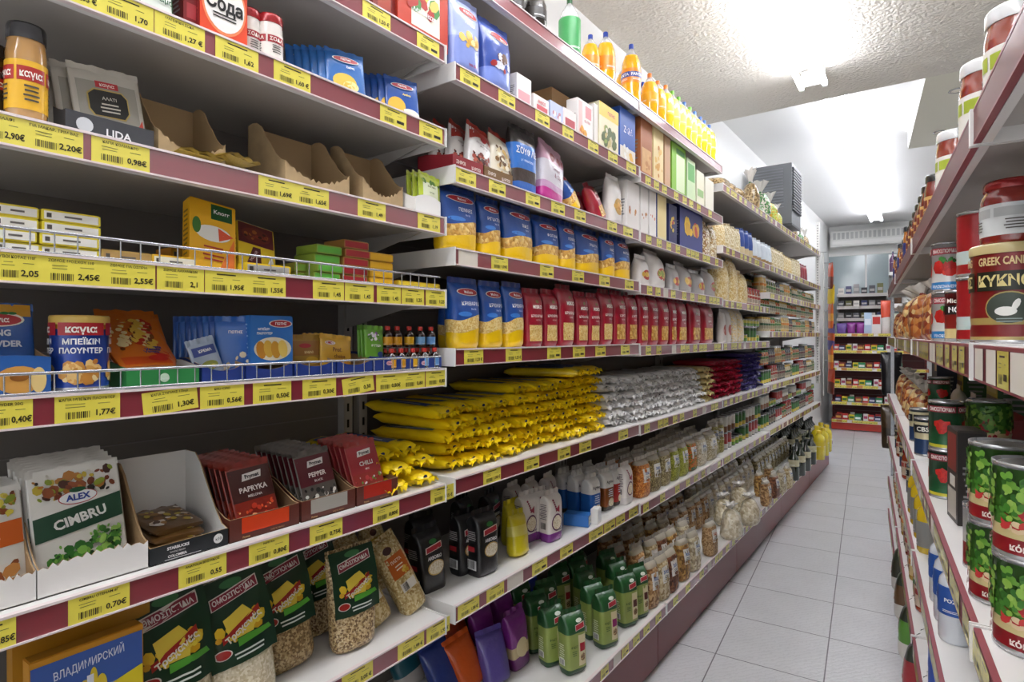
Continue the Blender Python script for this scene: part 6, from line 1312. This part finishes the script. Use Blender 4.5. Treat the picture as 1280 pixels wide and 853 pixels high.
Rt('R2', pbox(.22, .17, d=.1, base='9c1c20', front=((-.05, .05, 0, 1, 'd9b8b0'),), desc='red carton with pale stripe', name='food_carton', side='8c1a1c', top='a8221f'), 1252, .2)
for s in (2.3, 2.5, 2.75, 3.0, 3.3, 3.6, 3.9, 4.2, 4.5): Rt('R2', amb, 0, .08, s=s, rz=s * 5)
Rt('R2', plain_bag(.14, .1, bands=(('1.0', '9c2a7a'),), desc='magenta snack bag', seed=2), 0, .03, s=2.45, rz=.3)
for s in (2.4, 2.7, 3.1): Rt('R2', plain_bag(.12, .19, bands=(('.5', 'c9a24a'), ('1.0', 'e2dcd0')), desc='white and gold snack bag', seed=3), 0, .2, s=s)
# lower shelves on the right: cleaning bottles
yb2 = bottle(.062, .2, liquid='d9b81e', cap='c9a81e', label='8a8a86', shape=1, fill=1.0, desc='yellow bottle with grey label', name='cleaner_bottle', labelz=(.1, .5))
poz = bottle(.066, .21, liquid='dfe4ea', cap='24409a', label='2c58a8', words='POZ', shape=1, fill=1.0, desc='white and blue cleaner bottle', name='cleaner_bottle', labelz=(.3, .6))
wb = bottle(.085, .235, liquid='e6eaf0', cap='1f44b0', label='3a5cb8', words='K', shape=2, fill=1.0, desc='big white bottle with blue cap', name='cleaner_bottle', labelz=(.15, .6))
for px in (1161, 1156, 1151, 1147): Rt('R3', yb2, px, .036)
for px in (1180, 1187, 1194): Rt('R3', poz, px, .038, rz=1.2)
for px in (1172, 1180): Rt('R3', yb2, px, .12)
for px in (1185, 1197, 1212, 1229): Rt('R4', wb, px, .05, rz=1.2)
for px in (1190, 1205): Rt('R4', wb, px, .15, rz=1.2)
for s in (2.5, 2.8, 3.1, 3.4, 3.7, 4.0, 4.3): Rt('R3', cbs if int(s * 10) % 2 else JR[1], 0, .05, s=s); Rt('R4', JR[int(s * 10) % 6], 0, .05, s=s); Rt('R4', JR[int(s * 7) % 6], 0, .05, s=s + .12)
for px, c, ds in ((1140, '5a9a2e', 'green vegetable bag'), (1148, 'a8202a', 'red fruit printed bag'), (1157, '24409a', 'blue and white bag'), (1170, 'c9a82a', 'yellow packet'), (1133, '6a4a2a', 'brown bag'), (1128, '3a3a2a', 'dark bag')):
    Rt('R5', plain_bag(.13, .22, bands=(('.3', 'd8d4cc'), ('.7', c), ('1.0', '2f3a2a')), desc=ds, seed=px % 5, blob=(.3, .7, ('b51c24', '7aa03a', 'e0dcd0'), 8)), px, .01, rz=-.3)
dk = [plain_bag(.13, .3, bands=(('.5', '3a2c1c'), ('1.0', '4f3c24')), desc='dark brown hanging net bag', seed=2, dd=.6), plain_bag(.13, .3, bands=(('1.0', '1c1c22'),), desc='black hanging bag', seed=3, dd=.5)]
hs = MB(); hs.box(-.004, .004, -.01, .01, .5, 1.7, STEEL); hh2 = MB()
for z in (1.35, .98): hh2.tube((0, 0, z), (.07, 0, z), .003, STEEL, 6)
put(Proto('hanging_strip', 'steel hanging strip at the end of the right run', 'display strip', (.02, .01, 1.2), {'strip': hs, 'hook': hh2}), RP(4.80, .02, 0), RA + 1.57, where='')
for z, k in ((1.05, 1), (.68, 0)): put(dk[k], RP(4.86, .015, z), math.pi / 2 + RA, 0, 0, 'end of right run', (z, 0))
# ------------------------------------------------------------------ far end
ER = RA - math.pi / 2
def E(n, s, z, pr, rz=0., where='', desc=None, tilt=0.): return put(pr, EP(n, s, z + .0006), ER + rz, tilt, 0, where, (round(n, 2), round(10.5 - s, 2) if abs(s - 10.5) > .1 else 0), desc)
_sv = (RAILRED, SHELFW, SHELFU, BACKP, KICK)
RAILRED = mat('c9863a', .4, .3); SHELFW = mat('b02a22', .35, .3); SHELFU = mat('6a1a18', .5); BACKP = mat('5a2a2a', .6); KICK = mat('c4301c', .35, .3)
root = link('shelving_bay', None); root.location = EP(-.47, 10.42, 0); root.rotation_euler = (0, 0, ER)
root['label'] = 'low red shelving unit with yellow tags across the aisle end'; root['category'] = 'shelving'
tg = {}
for i in range(6):
    y = .04; lst = []
    while y < 1.2: lst.append((y, .062, tag_mesh(blank=rr.random() < .2))); y += rr.choice((.064, .064, .07, .14))
    tg[i] = lst
EZ = [1.50, 1.24, .97, .70, .44]
make_bay(root, 1.25, EZ, .35, .05, .17, tg, 1.50)
RAILRED, SHELFW, SHELFU, BACKP, KICK = _sv
sw_ = ['top', 'second', 'third', 'fourth', 'fifth', 'bottom']
cand = [pbox(.07, .09, d=.05, base='c9302a', front=((-.4, .4, .3, .7, 'e8e0d8'),), desc='small red sweet box', name='sweet_box'), pbox(.08, .07, d=.05, base='24305a', front=((-.4, .4, .3, .7, 'c9c9d4'),), desc='small navy sweet box', name='sweet_box'), pbox(.07, .08, d=.05, base='d9c42a', front=((-.4, .4, .3, .7, '3f7a2a'),), desc='small yellow sweet box', name='sweet_box'),
        pbox(.09, .08, d=.05, base='2f8a5a', front=((-.4, .4, .2, .6, 'e6efe8'),), desc='small green sweet box', name='sweet_box'), pbox(.06, .1, d=.05, base='e2dcd6', front=((-.4, .4, .3, .7, 'b04a6a'),), desc='small white sweet box', name='sweet_box'), pbox(.08, .08, d=.05, base='8a3a2a', front=((-.4, .4, .3, .7, 'd9a84a'),), desc='small brown sweet box', name='sweet_box')]
for i, z in enumerate(EZ[1:] + [.17]):
    n = -.41 + .01 * i; k = i
    while n < .42:
        pr = cand[(k * 7 + i * 3 + (k // 3)) % 6]; E(n, 10.42 + .03 - (.05 if i == 4 else 0), z, pr, 0, sw_[i + 1] + ' shelf, red end unit'); E(n + .01, 10.42 + .12, z, cand[(k * 5 + i) % 6], 0, sw_[i + 1] + ' shelf, red end unit')
        n += pr.size[0] + .012; k += 1
top_ = 'on the red end unit'
E(-.33, 10.5, 1.5, plain_bag(.14, .16, bands=(('1.0', '6a4a9a'),), desc='grey violet packet', seed=1), where=top_); E(-.2, 10.5, 1.5, plain_bag(.12, .17, bands=(('1.0', '8a2a8c'),), desc='purple packet', seed=2), where=top_); E(-.08, 10.5, 1.5, plain_bag(.11, .17, bands=(('1.0', '8a2a8c'),), desc='purple packet', seed=3), where=top_)
E(.02, 10.52, 1.5, pbox(.1, .32, d=.06, base='b8cfe6', front=((-.4, .4, .4, .7, 'e8f0fa'),), desc='tall pale blue box', name='sweet_box'), where=top_); E(.13, 10.5, 1.5, pbox(.12, .28, d=.06, base='e9e4e2', front=((-.4, .4, .5, .9, 'c9302a'),), desc='white box with red panel', name='sweet_box'), where=top_)
E(.25, 10.52, 1.5, plain_bag(.13, .5, bands=(('.5', 'e2dcd6'), ('1.0', 'd94a2a')), desc='tall red and white packet', seed=1), where=top_); E(.38, 10.5, 1.5, pbox(.13, .3, d=.06, base='e6ead8', front=((-.4, .4, .2, .6, 'a8c45a'),), desc='pale green box', name='sweet_box'), where=top_); E(.52, 10.5, 1.5, pbox(.12, .3, d=.06, base='e8a83a', front=((-.4, .4, .5, .9, 'f0ece6'),), desc='orange and white box', name='sweet_box'), where=top_)
_sv = (RAILRED, SHELFW, SHELFU, BACKP, KICK)
RAILRED = mat('c9c6bf', .4, .3); BACKP = mat('6a6662', .6)
root = link('shelving_bay', None); root.location = EP(-.42, 11.05, 0); root.rotation_euler = (0, 0, ER); root['label'] = 'tall grey white shelving unit behind the red end unit'; root['category'] = 'shelving'
make_bay(root, .72, [2.15, 1.95, 1.75], .26, 0, .3, {}, 2.15, kick=False)
RAILRED, SHELFW, SHELFU, BACKP, KICK = _sv
for z, w_ in ((2.15, 'top'), (1.95, 'second'), (1.75, 'third')):
    for k in range(6): E(-.36 + .11 * k, 11.12, z, pbox(.085, .1 + .03 * (k % 3) if z > 2.1 else .09, d=.06, base=('2a2a30', '4a4a52', '6a6a3a', 'd9d4cc', '3a3f6a', '8a8a8a')[(k + int(z * 10)) % 6], front=((-.4, .4, .3, .6, 'b0aca8'),), desc='%s dark carton' % ('small', 'tiny', 'plain', 'pale', 'navy', 'grey')[(k + int(z * 10)) % 6], name='stock_carton'), where=w_ + ' shelf, grey unit at the far end')
# wall shelf with bottles near the end
ws = MB(); ws.box(-.0, .26, -.25, .45, 2.40, 2.45, WHITE); ws2 = MB(); ws2.box(0, .22, -.2, .45, 1.90, 1.96, WHITE); wp_ = MB(); wp_.box(-.01, .0, -.25, .45, 1.85, 2.75, WHITE); up_ = MB(); up_.box(.0, .04, -.25, -.21, 0, 2.4, mat('8a8a8a', .5))
root = put(Proto('display_shelf', 'white two tier display shelf with bottles near the end wall', 'shelf', (.7, .3, 1), {'upper_shelf': ws, 'lower_shelf': ws2, 'back_panel': wp_, 'support_post': up_}), EP(.55, 10.98, 0), ER)
for n, c, h, ds in ((.35, '5a2a5a', .33, 'purple bottle with dark cap'), (.46, 'e8c41e', .36, 'yellow bottle with dark cap'), (.56, 'e8cc2a', .34, 'golden bottle with dark cap'), (.67, 'd9d4a0', .40, 'pale bottle with dark cap')):
    E(n, 10.86, 2.45, bottle(.085, h, liquid=c, cap='24304a', label=c, shape=1, fill=1.0, desc=ds, name='drink_bottle'), where='upper display shelf')
E(.42, 10.88, 1.96, bottle(.11, .34, liquid='5a3a24', cap='3a2416', label='7a5a3a', shape=2, fill=1.0, desc='brown squat bottle', name='drink_bottle'), where='lower display shelf')

# ------------------------------------------------------------------ labels
FILL = ('deep set', 'back row', 'clear bag of amber candied', 'flat lime green can', 'cellophane bag of green sweets', 'silver grey crumpled', 'slate blue packet', 'brown red jar', 'tall jar with navy', 'magenta snack bag')
def drop_collisions():
    """Filler goods that would sit inside a neighbour are left out."""
    bpy.context.view_layer.update(); boxes = []
    for rec in THINGS:
        t = rec[0]; P = [c.matrix_world @ Vector(k) for c in t.children if c.name.split('.')[0] not in ('ruffle', 'top_seal', 'crimped_end') for k in c.bound_box]
        if t.name.startswith(('display_', 'hanging')): continue
        boxes.append((rec, [min(p[i] for p in P) for i in range(3)], [max(p[i] for p in P) for i in range(3)]))
    vol = lambda b: (b[2][0] - b[1][0]) * (b[2][1] - b[1][1]) * (b[2][2] - b[1][2]); gone = set()
    for i, a in enumerate(boxes):
        if not a[0][1].startswith(FILL): continue
        for j, b in enumerate(boxes):
            if i == j or j in gone or abs(a[1][1] - b[1][1]) > .4: continue
            v = 1
            for k in range(3): v *= max(0, min(a[2][k], b[2][k]) - max(a[1][k], b[1][k]))
            if v > .3 * min(vol(a), vol(b)): gone.add(i); break
    for i in gone:
        rec = boxes[i][0]; THINGS.remove(rec)
        for c in list(rec[0].children): bpy.data.objects.remove(c)
        bpy.data.objects.remove(rec[0])
def finish():
    groups = {}
    for t, desc, where, key, group, share in THINGS:
        groups.setdefault((desc, where), []).append((t, key, group, share))
    for (desc, where), lst in groups.items():
        loc = (', ' + where) if where else ''
        if len(lst) == 1:
            lst[0][0]['label'] = desc + loc; continue
        if lst[0][3]:
            for t, k, g, s in lst: t['label'] = desc + loc; t['group'] = g or desc
            continue
        cols = {}
        for t, k, g, s in lst: cols.setdefault(round(k[0], 2), []).append((k[1], t, g))
        names = sorted(cols); nb = len(names)
        for ci, c in enumerate(names):
            pos = ('leftmost' if ci == 0 else 'rightmost' if ci == nb - 1 else ORD[min(ci, len(ORD) - 1)] + ' from left') if nb > 1 else ''
            for k, (kk, t, g) in enumerate(sorted(cols[c], key=lambda q: q[0])):
                dp = '' if k == 0 else ('behind ' if k == 1 else ORD[k] + ' row ')
                t['label'] = (f'{desc}, {dp}{pos}{loc}' if pos else f'{desc}{loc}' if k == 0 else f'{desc}, {ORD[k]} from the shelf edge{loc}'); t['group'] = g or f'{desc}s{loc}'
drop_collisions()
finish()
